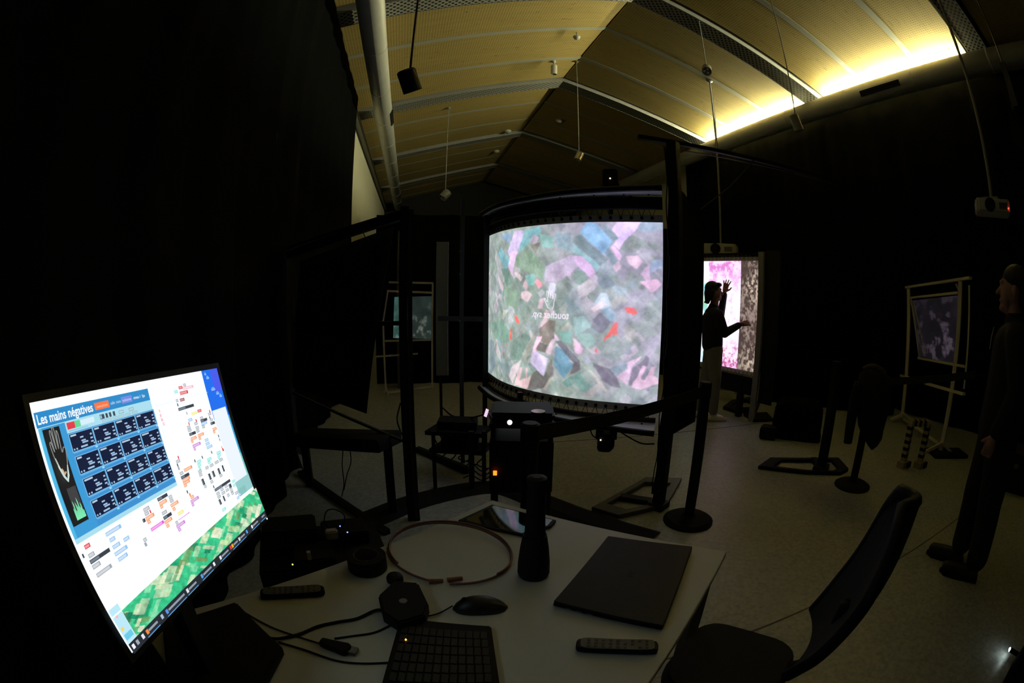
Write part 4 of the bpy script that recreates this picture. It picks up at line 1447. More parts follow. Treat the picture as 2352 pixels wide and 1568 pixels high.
# low black bench behind the frame
bl0, bl1 = at(690, 1003, h=3.7), at(897, 1013, h=3.05)
t = thing('low_bench', 'low black bench behind the aluminium screen frame', 'bench', Vector(((bl0.x + bl1.x) / 2, (bl0.y + bl1.y) / 2, 0)))
MB().bar(bl0, bl1, 0.28, 0.09, up=(0, 0, 1)).build('bench_top', BLACKM, t, bevel=0.01)
for p in (bl1.lerp(bl0, 0.03), bl0.lerp(bl1, 0.05)):
    MB().bar(Vector((p.x, p.y, 0)), p, 0.06).build('bench_leg', BLACKM, t)
MB().tube(cr([at(788, 1030, h=3.1), at(786, 1070, h=3.1), at(790, 1110, h=3.1), at(785, 1140, h=3.1)], 6), 0.004, 6).build('hanging_cable', RUBBER, t)
MB().tube(cr([at(803, 1025, h=3.1), at(806, 1060, h=3.1), at(797, 1090, h=3.1), at(790, 1125, h=3.1)], 6), 0.004, 6).build('hanging_cable', RUBBER, t)


# ================================================================== EASELS
def picture(name, c4, nu, nv, colfn, m, parent):
    pts, cols = [], []
    U, V = np.meshgrid(np.linspace(0, 1, nu), np.linspace(0, 1, nv))
    C = colfn(U, V)
    for j in range(nv):
        for i in range(nu):
            u, v = i / (nu - 1), j / (nv - 1)
            pts.append(c4[0].lerp(c4[1], u).lerp(c4[3].lerp(c4[2], u), v))
    return coloured_grid(name, pts, C.reshape(-1, 3), nu, nv, m, parent)


ER0, ER1 = at(2073, 970, z=0), at(2160, 1042, z=0)
t = thing('white_easel', 'white wooden easel frame carrying a dim tilted picture before the right drape', 'easel', (ER0 + ER1) / 2)
H0, H1 = math.hypot(ER0.x, ER0.y), math.hypot(ER1.x, ER1.y)


def eP(px, py):
    """Point in the upright plane through the two feet."""
    n = (ER1 - ER0).cross(Vector((0, 0, 1))).normalized()
    r = ray(px, py)
    return EYE + r * ((ER0 - EYE).dot(n) / r.dot(n))


for name, a, b, w in (('post', (2072, 958), (2087, 662), 0.055), ('post', (2160, 1035), (2206, 640), 0.055), ('side_upright', (2053, 838), (2057, 690), 0.022), ('side_upright', (2214, 893), (2226, 655), 0.022),
                      ('top_rail', (2054, 664), (2229, 638), 0.05), ('picture_rail', (2092, 684), (2202, 672), 0.045), ('picture_rail', (2110, 822), (2218, 842), 0.045), ('picture_stile', (2092, 684), (2112, 822), 0.03), ('picture_stile', (2100, 700), (2125, 812), 0.02),
                      ('lower_rail', (2070, 862), (2114, 876), 0.05), ('lower_rail', (2126, 880), (2214, 905), 0.05), ('floor_rail', (2076, 962), (2155, 1018), 0.04), ('corner_brace', (2196, 652), (2203, 668), 0.02)):
    MB().bar(eP(*a), eP(*b), w, w * 0.6).build(name, WHITEW, t)
for f, d in ((ER0, (-0.28, 0.25, 0)), (ER1, (-0.30, 0.26, 0)), (ER0, (0.2, -0.2, 0)), (ER1, (0.2, -0.2, 0))):
    MB().bar(f + Vector((0, 0, 0.13)), f + Vector(d) * 0.6 + Vector((0, 0, 0.02)), 0.035).build('foot_brace', WHITEW, t)
MB().bar(at(2138, 1040, z=0.02), at(2212, 1040, z=0.02), 0.30, 0.04, up=(0, 0, 1)).build('base_plate', BLACKM, t)


def purple(U, V):
    n = fbm(U, V, 41, 6, 4)[..., None]
    m = np.clip((fbm(U, V, 42, 6, 7) - 0.52) * 6, 0, 1)[..., None]
    w = np.clip(1.3 - np.hypot(U - 0.75, V - 0.75) * 1.6, 0, 1)[..., None]
    return (np.array([0.030, 0.024, 0.036]) * (0.3 + n) + np.array([0.16, 0.12, 0.16]) * m * (0.15 + w))


c4 = [eP(2096, 690), eP(2201, 678), eP(2196, 836), eP(2112, 818)]
picture('picture', c4, 90, 90, purple, colour_screen('purple_picture', 0.28, 0.1, 40), t)
nb = (ER1 - ER0).cross(Vector((0, 0, 1))).normalized()
nb = nb if nb.dot(ER0 - EYE) > 0 else -nb
MB().prism([p + nb * 0.006 for p in c4], nb * 0.015).build('picture_backing', BLACKM, t)

EL = at(885, 908, z=0)
t = thing('white_easel', 'white tubular easel with a greenish glowing picture seen between the black posts', 'easel', EL)
el = Vector((EL.x, EL.y, 0)).normalized()


def lP(px, py):
    r = ray(px, py)
    return EYE + r * ((EL - EYE).dot(Vector((0, 1, 0))) / r.y)


for name, a, b, w in (('post', (887, 905), (880, 735), 0.035), ('post', (880, 740), (891, 668), 0.03), ('post', (993, 890), (994, 650), 0.035), ('top_rail', (893, 648), (995, 650), 0.04), ('top_rail', (889, 668), (993, 672), 0.04), ('middle_rail', (884, 783), (992, 780), 0.035), ('middle_rail', (862, 819), (960, 812), 0.03), ('floor_rail', (885, 902), (990, 888), 0.035), ('foot_brace', (887, 890), (893, 914), 0.03)):
    MB().bar(lP(*a), lP(*b), w, w * 0.7).build(name, WHITEW, t)


def greenish(U, V):
    n = fbm(U, V, 51, 6, 5)[..., None]
    m = np.clip((fbm(U * 1.2, V, 52, 5, 6) - 0.52) * 6, 0, 1)[..., None]
    k = np.clip(1 - U * 2.2, 0, 1)[..., None]
    return np.array([0.022, 0.035, 0.03]) * (0.4 + n) + np.array([0.14, 0.16, 0.13]) * m * np.clip(V * 1.3 - 0.1, 0, 1)[..., None] + np.array([0.03, 0.12, 0.10]) * k * n


c4 = [lP(906, 682), lP(992, 680), lP(991, 778), lP(903, 776)]
picture('picture', c4, 80, 80, greenish, colour_screen('green_picture', 0.75, 0.1, 40), t)
MB().prism([p + Vector((0, 0.006, 0)) for p in c4], (0, 0.015, 0)).build('picture_backing', BLACKM, t)
# slim pale column behind the easel
cp = at(918, 530, y=7.35)
t = MB().lathe((cp.x, cp.y, 0), [(0.055, 0), (0.055, 0.03), (0.04, 0.04), (0.04, cp.z)], 20).build('slim_column', GREYM)
tag(t, 'slim pale column rising behind the tubular easel', 'column')

# ================================================================== HAZARD-STRIPED TRESTLE
h0, h1 = at(2072, 1072, z=0), at(2110, 1073, z=0)
t = thing('striped_trestle', 'small trestle wrapped in black and pale hazard tape', 'trestle', (h0 + h1) / 2)
YEL = mat('pale_hazard_tape', (0.45, 0.40, 0.24), rough=0.5)
zt0 = zat(2080, 968, h0)
top0, top1 = h0 + Vector((0, 0, zt0)), h1 + Vector((0, 0, zt0))
for a, b, n in ((h0, top0, 13), (h1, top1, 13), (top0, top1, 7)):
    for i in range(n):
        MB().bar(a.lerp(b, i / n), a.lerp(b, (i + 1) / n), 0.062, 0.062).build('tape_band', YEL if i % 2 == 0 else BLACKM, t)
for f in (h0, h1):
    MB().obox(f + Vector((0, 0, 0.035)), (0.07, 0, 0), (0, 0.05, 0), (0, 0, 0.035)).build('foot', YEL, t, bevel=0.006)
    MB().obox(f + Vector((0.05, -0.04, 0.03)), (0.04, 0, 0), (0, 0.03, 0), (0, 0, 0.03)).build('foot_pad', BLACKM, t)

# black cases at the right edge
cs = at(2300, 1128, z=0)
t = thing('flight_case', 'black flight case with dull metal edges on the floor beyond the standing person', 'case', cs)
cx = Vector((cs.x, cs.y, 0)).normalized(); cy_ = Vector((cx.y, -cx.x, 0))
MB().obox(cs + cx * 0.26 + cy_ * 0.22 + Vector((0, 0, 0.19)), cy_ * 0.26, cx * 0.24, (0, 0, 0.19)).build('case_body', BLACKP, t, bevel=0.01)
MB().obox(cs + cx * 0.26 + cy_ * 0.22 + Vector((0, 0, 0.385)), cy_ * 0.265, cx * 0.245, (0, 0, 0.006)).build('case_edge', DARKALU, t)
MB().obox(cs + cx * 0.012 + cy_ * 0.10 + Vector((0, 0, 0.27)), cy_ * 0.03, cx * 0.01, (0, 0, 0.02)).build('latch', ALU, t)
MB().obox(cs + cx * 0.012 + cy_ * 0.34 + Vector((0, 0, 0.27)), cy_ * 0.03, cx * 0.01, (0, 0, 0.02)).build('latch', ALU, t)

# ================================================================== TOUCH SCREEN WITH THE MAN
S = [at(1600, 608, h=6.75), at(1743, 597, h=6.05), at(1739, 855, h=6.05), at(1600, 834, h=6.75)]
SL_, SR_ = Vector((S[0].x, S[0].y, 0)), Vector((S[1].x, S[1].y, 0))
sdir = (SR_ - SL_).normalized()
sn = Vector((sdir.y, -sdir.x, 0))
sn = sn if sn.dot(SL_) < 0 else -sn       # towards the viewer
sz1, sz0 = 2.03, 0.63
c4 = [SL_ + Vector((0, 0, sz1)), SR_ + Vector((0, 0, sz1)), SR_ + Vector((0, 0, sz0)), SL_ + Vector((0, 0, sz0))]
t = thing('touch_screen_stand', 'tall touch screen stand glowing pink and white with a brown strip', 'screen', (SL_ + SR_) / 2)
touch = t


def pink(U, V):
    n = fbm(U * 0.7, V, 61, 6, 16)
    n2 = fbm(U * 0.6, V * 1.3, 62, 5, 40)
    c = np.zeros(U.shape + (3,))
    hot = np.clip(1.45 - np.abs(V - 0.52) * 3.2, 0, 1)
    mag = np.clip((0.52 - n * 0.55 - n2 * 0.45) * 7 + 0.35, 0, 1) * (1 - 0.75 * hot)
    base = np.array([1.3, 0.86, 1.3]); mg = np.array([0.85, 0.28, 0.75]); dk = np.array([0.40, 0.12, 0.30])
    c[:] = base * (1 - mag[..., None]) + mg * mag[..., None]
    c = c * (1 - 0.8 * hot[..., None]) + np.array([1.25, 1.12, 1.25]) * 0.8 * hot[..., None] - (np.clip((0.42 - n) * 5, 0, 1) * hot)[..., None] * np.array([0.2, 0.5, 0.25])
    low = np.clip((V - 0.72) * 5, 0, 1)
    rd = np.clip((0.50 - n2) * 8, 0, 1) * low
    c = c * (1 - rd[..., None]) + np.array([0.62, 0.16, 0.28]) * rd[..., None]
    d2 = np.clip((0.44 - n) * 9, 0, 1) * low
    c = c * (1 - 0.7 * d2[..., None]) + dk * 0.7 * d2[..., None]
    # pale diamonds at the left
    left = np.clip((0.30 - U + 0.04 * (n - 0.5)) * 40, 0, 1)
    mo = mosaic(U, V, 0.62, [(235, 250, 255), (120, 210, 225), (90, 190, 205), (240, 240, 250), (160, 220, 200), (255, 240, 255), (150, 205, 235)], 63, 150, 0.16) * 1.25
    gr = np.clip(1 - np.hypot((U - 0.06) * 3, (V - 0.42) * 9), 0, 1)[..., None]
    mo = mo * (1 - gr) + np.array([0.25, 0.75, 0.15]) * gr
    rr = np.clip(1 - np.hypot((U - 0.10) * 5, (V - 0.68) * 10), 0, 1)[..., None]
    mo = mo * (1 - rr) + np.array([1.2, 0.12, 0.05]) * rr
    yy = np.clip(1 - np.hypot((U - 0.03) * 8, (V - 0.90) * 14), 0, 1)[..., None]
    mo = mo * (1 - yy) + np.array([1.2, 0.9, 0.25]) * yy
    return c * (1 - left[..., None]) + mo * left[..., None]


def brown(U, V):
    n = fbm(U * 0.28, V, 71, 6, 8)
    n2 = fbm(U * 0.28, V, 72, 5, 44)
    w = np.clip((n * 0.5 + n2 * 0.5 - 0.50) * 8, 0, 1)
    spot_ = np.clip(1 - np.hypot((U - 0.75) * 1.5, (V - 0.24) * 5), 0, 1) + np.clip(1 - np.hypot((U - 0.6) * 1.5, (V - 0.93) * 6), 0, 1)
    c = np.array([0.105, 0.070, 0.062])[None, None] * (0.4 + n2)[..., None] + np.array([0.36, 0.28, 0.24]) * (w * 0.65)[..., None]
    return c + np.array([0.5, 0.42, 0.32]) * (spot_ * np.clip((n2 - 0.42) * 6, 0, 1))[..., None]


SPLIT = 0.735
m1, m2 = c4[0].lerp(c4[1], SPLIT), c4[3].lerp(c4[2], SPLIT)
g1 = picture('bright_picture', [c4[0], m1, m2, c4[3]], 120, 170, pink, colour_screen('touch_picture', 1.0, 0.06, 60), t)
g1['label'] = 'overexposed pink and white rock texture with pale blue diamonds'
m1b, m2b = c4[0].lerp(c4[1], SPLIT + 0.006), c4[3].lerp(c4[2], SPLIT + 0.006)
g2 = picture('brown_picture', [m1b, c4[1], c4[2], m2b], 50, 170, brown, colour_screen('brown_picture', 1.0, 0.08, 60), t)
g2['label'] = 'dim brown rock texture'
MB().prism([p - sn * 0.006 for p in c4], -sn * 0.01).build('screen_backing', BLACK, t)
BORD2 = BORD
for za, zb in ((sz1, sz1 + 0.05), (sz0 - 0.05, sz0)):
    MB().prism([SL_ + Vector((0, 0, za)), SR_ + Vector((0, 0, za)), SR_ + Vector((0, 0, zb)), SL_ + Vector((0, 0, zb))], -sn * 0.004).build('screen_border', BORD2, t)
CORD = mat('grey_cord', (0.25, 0.25, 0.25), rough=0.7)
for za, zb in ((sz1 + 0.02, sz1 + 0.085), (sz0 - 0.02, sz0 - 0.085)):
    for i in range(16):
        a, b = SL_.lerp(SR_, i / 16), SL_.lerp(SR_, (i + 1) / 16)
        m_ = (a + b) / 2
        MB().tube([a + sn * 0.004 + Vector((0, 0, zb)), m_ + sn * 0.004 + Vector((0, 0, za)), b + sn * 0.004 + Vector((0, 0, zb))], 0.0035, 5).build('lacing_cord', CORD, t)
    MB().bar(SL_ + Vector((0, 0, zb)), SR_ + Vector((0, 0, zb)), 0.02).build('frame_rail', BLACKM, t)
MB().prism([SL_ + Vector((0, 0, sz1 + 0.09)), SR_ + Vector((0, 0, sz1 + 0.09)), SR_ + Vector((0, 0, sz1 + 0.105)), SL_ + Vector((0, 0, sz1 + 0.105))], -sn * 0.03).build('top_fascia', BLACKM, t)
# pale side post and dark side cloth
SP = SR_ + sdir * 0.045
MB().obox(SP + Vector((0, 0, 1.07)), sdir * 0.042, sn * 0.02, (0, 0, 1.07)).build('side_post', mat('pale_side_post', (0.34, 0.34, 0.35), rough=0.7), t)
MB().slab([[SR_ + sdir * (0.09 + 0.028 * k) - sn * (0.03 + 0.02 * (k % 2)) + Vector((0, 0, z)) for k in range(9)] for z in (0.25, 1.2, 2.16)], -sn * 0.006).build('side_cloth', mat('side_cloth', (0.018, 0.019, 0.02), rough=0.9), t, smooth=True)
MB().obox(SL_.lerp(SR_, 0.62) - sn * 0.05 + Vector((0, 0, 0.43)), sdir * 0.38, sn * 0.03, (0, 0, 0.11)).build('lower_panel', BLACKM, t)
pc = SL_.lerp(SR_, 0.80) - sn * 0.05
MB().bar(pc, pc + Vector((0, 0, 0.5)), 0.07).build('stand_post', BLACKM, t)
o1 = [at(px, py, z=0) for px, py in ((1660, 940), (1680, 925), (1720, 918), (1745, 930), (1738, 947), (1690, 950))]
base_frame(o1, t, None, 0.42, 0.05)
MB().prism([at(px, py, z=0) for px, py in ((1708, 955), (1760, 952), (1775, 968), (1730, 970))], (0, 0, 0.04)).build('base_plate', BLACKM, t)

# pale trestle behind the man's legs
tl = at(1672, 905, h=7.2)
t = thing('pale_trestle', 'pale low trestle with a diagonal strut behind the standing man', 'trestle', (tl.x, tl.y, 0))
q = lambda px, py: at(px, py, h=7.2)
for name, a, b, w in (('rail', (1615, 889), (1695, 894), 0.05), ('leg', (1697, 862), (1692, 905), 0.05), ('strut', (1672, 890), (1694, 868), 0.025), ('leg', (1618, 870), (1617, 905), 0.05)):
    MB().bar(q(*a), q(*b), w).build(name, WHITEP, t)
for px in (1694, 1617):
    e = q(px, 905)
    MB().bar(Vector((e.x, e.y, 0)), e, 0.02).build('leg_foot', BLACKM, t)


# ================================================================== PEOPLE
def make_man():
    base = at(1624, 962, z=0)
    rt_ = Vector((0.78, -0.625, 0)).normalized()
    aw = Vector((0.625, 0.78, 0)).normalized()
    F = (rt_ * 0.96 + aw * 0.28).normalized()
    Sd = Vector((-F.y, F.x, 0))                 # his left, away from the viewer
    t = thing('person', 'man in a dark sweater, grey trousers and white sneakers touching the glowing screen', 'person', base)

    def P(f, s, z):
        return base + F * f + Sd * s + Vector((0, 0, z))

    hq = Matrix((F, Sd, Vector((0, 0, 1)))).transposed().to_quaternion()
    body = []
    # head: skull, face, jaw, nose, brow, ear, neck
    H_ = lambda f, s, z: P(f - 0.022, s, z)
    body += [('e', H_(0.0, 0, 1.625), (0.092, 0.074, 0.108), hq), ('e', H_(0.045, 0, 1.585), (0.052, 0.056, 0.085), hq), ('c', H_(0.05, 0, 1.525), H_(0.078, 0, 1.523), 0.036, 0.022),
             ('c', H_(0.088, 0, 1.625), H_(0.118, 0, 1.588), 0.011, 0.014), ('e', H_(0.086, 0, 1.645), (0.014, 0.05, 0.012), hq), ('e', H_(0.088, 0, 1.556), (0.016, 0.026, 0.008), hq), ('e', H_(0.087, 0, 1.541), (0.014, 0.022, 0.008), hq),
             ('e', H_(0.0, -0.074, 1.60), (0.018, 0.012, 0.03), hq), ('e', H_(0.0, 0.074, 1.60), (0.018, 0.012, 0.03), hq), ('c', P(-0.02, 0, 1.40), P(0.0, 0, 1.55), 0.06, 0.05)]
    # trunk and legs under the clothes
    body += [('c', P(-0.01, 0, 0.98), P(-0.02, 0, 1.30), 0.10, 0.115), ('c', P(0, -0.09, 0.93), P(0.04, -0.09, 0.50), 0.075, 0.05), ('c', P(0.04, -0.09, 0.50), P(0.06, -0.09, 0.09), 0.05, 0.035),
             ('c', P(0, 0.09, 0.93), P(-0.03, 0.10, 0.50), 0.075, 0.05), ('c', P(-0.03, 0.10, 0.50), P(-0.10, 0.10, 0.09), 0.05, 0.035), ('c', P(0.06, -0.09, 0.06), P(0.2, -0.1, 0.04), 0.035, 0.03), ('c', P(-0.10, 0.10, 0.06), P(0.03, 0.11, 0.04), 0.035, 0.03)]
    # arms
    NS, NE, NW = P(-0.01, -0.19, 1.335), P(0.075, -0.24, 1.125), P(0.30, -0.13, 1.225)
    FS, FE, FW = P(0.0, 0.19, 1.345), P(0.15, 0.27, 1.32), P(0.185, 0.23, 1.60)
    for a, b, c in ((NS, NE, NW), (FS, FE, FW)):
        body += [('c', a, b, 0.05, 0.042), ('c', b, c, 0.040, 0.027)]

    def hand(W, dirn, palm_n, up, spread, curl, thumb_side):
        """Palm, four unequal fingers with two bends and a thumb from the side of the palm."""
        d = Vector(dirn).normalized()
        u = (Vector(up) - d * Vector(up).dot(d)).normalized()
        n = Vector(palm_n); n = (n - d * n.dot(d) - u * n.dot(u)).normalized()
        out = [('c', W, W + d * 0.03, 0.027, 0.030)]
        for k in range(4):
            o = (k - 1.5) * 0.020
            out.append(('c', W + d * 0.02 + u * o * 0.7, W + d * 0.085 + u * o, 0.014, 0.0125))
        for k, ln in enumerate((0.062, 0.078, 0.083, 0.072)):
            o = (k - 1.5) * 0.021
            b = W + d * 0.09 + u * o
            fd = (d + u * (k - 1.5) * spread + n * curl * 0.4).normalized()
            m_ = b + fd * ln * 0.5
            fd2 = (fd + n * curl).normalized()
            e = m_ + fd2 * ln * 0.5
            out += [('c', b, m_, 0.0100, 0.0092), ('c', m_, e, 0.0092, 0.0078)]
        tb = W + d * 0.025 + u * 0.026 * thumb_side
        tm = tb + (d * 0.55 + u * 0.75 * thumb_side + n * 0.2).normalized() * 0.045
        te = tm + (d * 0.85 + u * 0.35 * thumb_side + n * 0.3).normalized() * 0.035
        out += [('c', tb, tm, 0.014, 0.011), ('c', tm, te, 0.011, 0.009)]
        return out

    Z = Vector((0, 0, 1))
    body += hand(NW + (NW - NE).normalized() * 0.015, F * 0.9 + Z * 0.18 + Sd * 0.25, Sd * 0.8 - Z * 0.5, Z * 0.6 + Sd * 0.6, 0.10, 0.35, 1)
    body += hand(FW + Z * 0.01, Z * 1.0 + F * 0.22, Sd * 0.3 + F * 0.9, F * 0.75 - Sd * 0.66, 0.22, 0.12, 1)
    organic('body', body, SKIN, t, voxel=0.0058, smooth=2)
    # sweater
    sw_ = [('c', P(-0.015, -0.05, 0.955), P(-0.03, -0.05, 1.27), 0.125, 0.125), ('c', P(-0.015, 0.05, 0.955), P(-0.03, 0.05, 1.27), 0.125, 0.125), ('c', P(-0.025, -0.12, 1.335), P(-0.025, 0.12, 1.335), 0.085, 0.085), ('c', P(-0.03, 0, 1.36), P(-0.02, 0, 1.425), 0.09, 0.066),
           ('e', P(-0.03, 0, 1.17), (0.135, 0.19, 0.20), hq)]
    for a, b, c in ((NS, NE, NW), (FS, FE, FW)):
        sw_ += [('c', a, b, 0.075, 0.058), ('c', b, b.lerp(c, 0.93), 0.056, 0.042)]
    o = organic('sweater', sw_, mat('dark_sweater', (0.018, 0.018, 0.024), rough=0.9, var=0.3, scale=40), t, voxel=0.009, smooth=5)
    # trousers
    tr_ = [('c', P(0.0, -0.07, 0.90), P(0.0, 0.07, 0.90), 0.115, 0.115), ('c', P(0, -0.08, 0.88), P(0.035, -0.09, 0.50), 0.108, 0.078), ('c', P(0.035, -0.09, 0.50), P(0.045, -0.095, 0.14), 0.076, 0.064),
           ('c', P(0, 0.08, 0.88), P(-0.04, 0.10, 0.50), 0.108, 0.078), ('c', P(-0.04, 0.10, 0.50), P(-0.11, 0.10, 0.14), 0.076, 0.064)]
    organic('trousers', tr_, mat('grey_trousers', (0.26, 0.27, 0.23), rough=0.9, var=0.2, scale=20), t, voxel=0.010, smooth=4)
    for (f0, s0) in ((0.035, -0.095), (-0.12, 0.105)):
        sh = [('c', P(f0 - 0.02, s0, 0.045), P(f0 + 0.10, s0 - 0.005, 0.042), 0.045, 0.045), ('c', P(f0 + 0.10, s0 - 0.005, 0.040), P(f0 + 0.18, s0 - 0.01, 0.030), 0.045, 0.030), ('c', P(f0, s0, 0.06), P(f0 + 0.03, s0, 0.10), 0.045, 0.038)]
        k = organic('sneaker', sh, mat('white_sneaker', (0.8, 0.79, 0.70), rough=0.6), t, voxel=0.009, smooth=3)
        MB().prism([P(f0 + a, s0 + b, 0.0) for a, b in ((-0.065, -0.03), (0.05, -0.045), (0.15, -0.05), (0.205, -0.02), (0.205, 0.01), (0.15, 0.04), (0.05, 0.04), (-0.065, 0.03))], (0, 0, 0.022)).build('sole', mat('white_sole', (0.5, 0.49, 0.42), rough=0.7), k)
        for q_ in range(3):
            MB().tube([P(f0 + 0.05 + 0.028 * q_, s0 - 0.035, 0.083 - 0.008 * q_), P(f0 + 0.055 + 0.028 * q_, s0 + 0.03, 0.083 - 0.008 * q_)], 0.004, 5).build('lace', mat('lace', (0.4, 0.4, 0.36), rough=0.8), k)
    # dark, chin-length hair
    hr = [('e', H_(-0.025, 0, 1.655), (0.100, 0.088, 0.092), hq), ('e', H_(-0.065, 0, 1.59), (0.062, 0.085, 0.095), hq), ('c', H_(-0.075, -0.02, 1.56), H_(-0.085, -0.03, 1.485), 0.05, 0.028), ('c', H_(-0.07, 0.03, 1.56), H_(-0.08, 0.04, 1.485), 0.05, 0.028),
          ('c', H_(-0.03, -0.075, 1.62), H_(-0.045, -0.075, 1.52), 0.030, 0.020), ('c', H_(-0.03, 0.075, 1.62), H_(-0.045, 0.075, 1.52), 0.030, 0.020), ('c', H_(-0.09, 0, 1.50), H_(-0.12, 0, 1.475), 0.022, 0.010), ('e', H_(0.05, -0.02, 1.70), (0.05, 0.06, 0.03), hq)]
    organic('hair', hr, HAIR, t, voxel=0.008, smooth=2)
    for s in (-0.034, 0.034):
        MB().lathe(H_(0.078, s, 1.618), [(0.010, 0), (0.007, 0.008), (0.001, 0.011)], 12, F).build('eye', mat('eye', (0.3, 0.28, 0.26), rough=0.2), t)


make_man()


def make_visitor():
    base = at(2195, 1305, z=0)
    vw = Vector((base.x, base.y, 0)).normalized()
    rt_ = Vector((vw.y, -vw.x, 0))
    F = (rt_ * -0.92 + vw * -0.1).normalized()
    Sd = Vector((-F.y, F.x, 0))
    k = 1.10
    t = thing('person', 'person in dark clothes and boots standing in the shadow near the chair', 'person', base)

    def P(f, s, z):
        return base + (F * f + Sd * s + Vector((0, 0, z))) * k

    hq = Matrix((F, Sd, Vector((0, 0, 1)))).transposed().to_quaternion()
    body = [('e', P(0.0, 0, 1.62), (0.10, 0.082, 0.118), hq), ('e', P(0.045, 0, 1.58), (0.056, 0.06, 0.09), hq), ('c', P(0.05, 0, 1.51), P(0.08, 0, 1.508), 0.04, 0.025), ('c', P(0.09, 0, 1.62), P(0.118, 0, 1.585), 0.012, 0.015),
            ('e', P(0.09, 0, 1.645), (0.015, 0.05, 0.013), hq), ('e', P(0.0, -0.085, 1.6), (0.02, 0.013, 0.033), hq), ('e', P(0.0, 0.085, 1.6), (0.02, 0.013, 0.033), hq), ('e', P(0.09, 0, 1.548), (0.016, 0.027, 0.012), hq), ('c', P(-0.02, 0, 1.38), P(0, 0, 1.55), 0.066, 0.056),
            ('c', P(0, 0, 0.95), P(-0.01, 0, 1.3), 0.12, 0.13), ('c', P(0, -0.09, 0.88), P(0.05, -0.09, 0.5), 0.08, 0.05), ('c', P(0.05, -0.09, 0.5), P(0.02, -0.09, 0.09), 0.05, 0.04), ('c', P(-0.02, 0.09, 0.88), P(-0.06, 0.09, 0.5), 0.08, 0.05), ('c', P(-0.06, 0.09, 0.5), P(-0.12, 0.09, 0.09), 0.05, 0.04)]
    arms = []
    for s in (-1, 1):
        a, b, c = P(-0.01, 0.20 * s, 1.36), P(-0.05, 0.26 * s, 1.10), P(0.05, 0.25 * s, 0.88)
        arms.append((a, b, c))
        body += [('c', a, b, 0.058, 0.046), ('c', b, c, 0.044, 0.03)]
        d = (F * 0.25 - Vector((0, 0, 1))).normalized()
        u = F * 0.97 + Vector((0, 0, 0.25))
        body.append(('c', c, c + d * 0.05, 0.03, 0.034))
        for q_ in range(4):
            o = u * (q_ - 1.5) * 0.021
            b0 = c + d * 0.06 + o
            m_ = b0 + d * 0.05
            body += [('c', b0, m_, 0.012, 0.011), ('c', m_, m_ + (d * 0.5 - Sd * 0.6 * s) * 0.04 * (1 - 0.1 * abs(q_ - 1.6)), 0.011, 0.009)]
        tb = c + d * 0.03 + u * 0.03
        body += [('c', tb, tb + (d * 0.6 + u * 0.7) * 0.05, 0.014, 0.011)]
    organic('body', body, SKIN, t, voxel=0.008, smooth=2)
    ct = [('c', P(0, -0.06, 0.86), P(-0.01, -0.06, 1.3), 0.17, 0.155), ('c', P(0, 0.06, 0.86), P(-0.01, 0.06, 1.3), 0.17, 0.155), ('c', P(-0.02, -0.14, 1.36), P(-0.02, 0.14, 1.36), 0.10, 0.10), ('c', P(-0.02, 0, 1.38), P(-0.01, 0, 1.45), 0.10, 0.075)]
    for a, b, c in arms:
        ct += [('c', a, b, 0.085, 0.07), ('c', b, b.lerp(c, 0.9), 0.068, 0.052)]
    organic('coat', ct, mat('dark_coat', (0.008, 0.008, 0.009), rough=0.9, var=0.3, scale=30), t, voxel=0.012, smooth=4)
    tr_ = [('c', P(0, -0.07, 0.86), P(0, 0.07, 0.86), 0.14, 0.14), ('c', P(0.02, -0.08, 0.85), P(0.05, -0.09, 0.5), 0.13, 0.10), ('c', P(0.05, -0.09, 0.5), P(0.02, -0.09, 0.14), 0.10, 0.09), ('c', P(-0.03, 0.08, 0.85), P(-0.06, 0.09, 0.5), 0.13, 0.105), ('c', P(-0.06, 0.09, 0.5), P(-0.12, 0.09, 0.14), 0.10, 0.09)]
    organic('trousers', tr_, mat('black_trousers', (0.008, 0.008, 0.009), rough=0.9), t, voxel=0.012, smooth=4)
    for f0, s0 in ((0.02, -0.09), (-0.12, 0.09)):
        bt = [('c', P(f0, s0, 0.12), P(f0, s0, 0.055), 0.06, 0.055), ('c', P(f0, s0, 0.05), P(f0 + 0.20, s0, 0.045), 0.048, 0.045)]
        b_ = organic('boot', bt, mat('black_leather', (0.012, 0.011, 0.010), rough=0.5), t, voxel=0.010, smooth=3)
        MB().prism([P(f0 + a, s0 + b, 0) for a, b in ((-0.06, -0.035), (0.1, -0.05), (0.2, -0.045), (0.245, 0), (0.2, 0.045), (0.1, 0.05), (-0.06, 0.035))], (0, 0, 0.03)).build('sole', RUBBER, b_)
    hr = [('e', P(-0.02, 0, 1.665), (0.112, 0.098, 0.092), hq), ('e', P(-0.06, 0, 1.60), (0.065, 0.09, 0.10), hq)]
    organic('hair', hr, HAIR, t, voxel=0.010, smooth=2)
    MB().tube(cr([P(0.13, -0.05, 1.40), P(0.145, -0.03, 1.34), P(0.15, -0.02, 1.28)], 4), 0.003, 5).build('lanyard', WHITEP, t)


make_visitor()

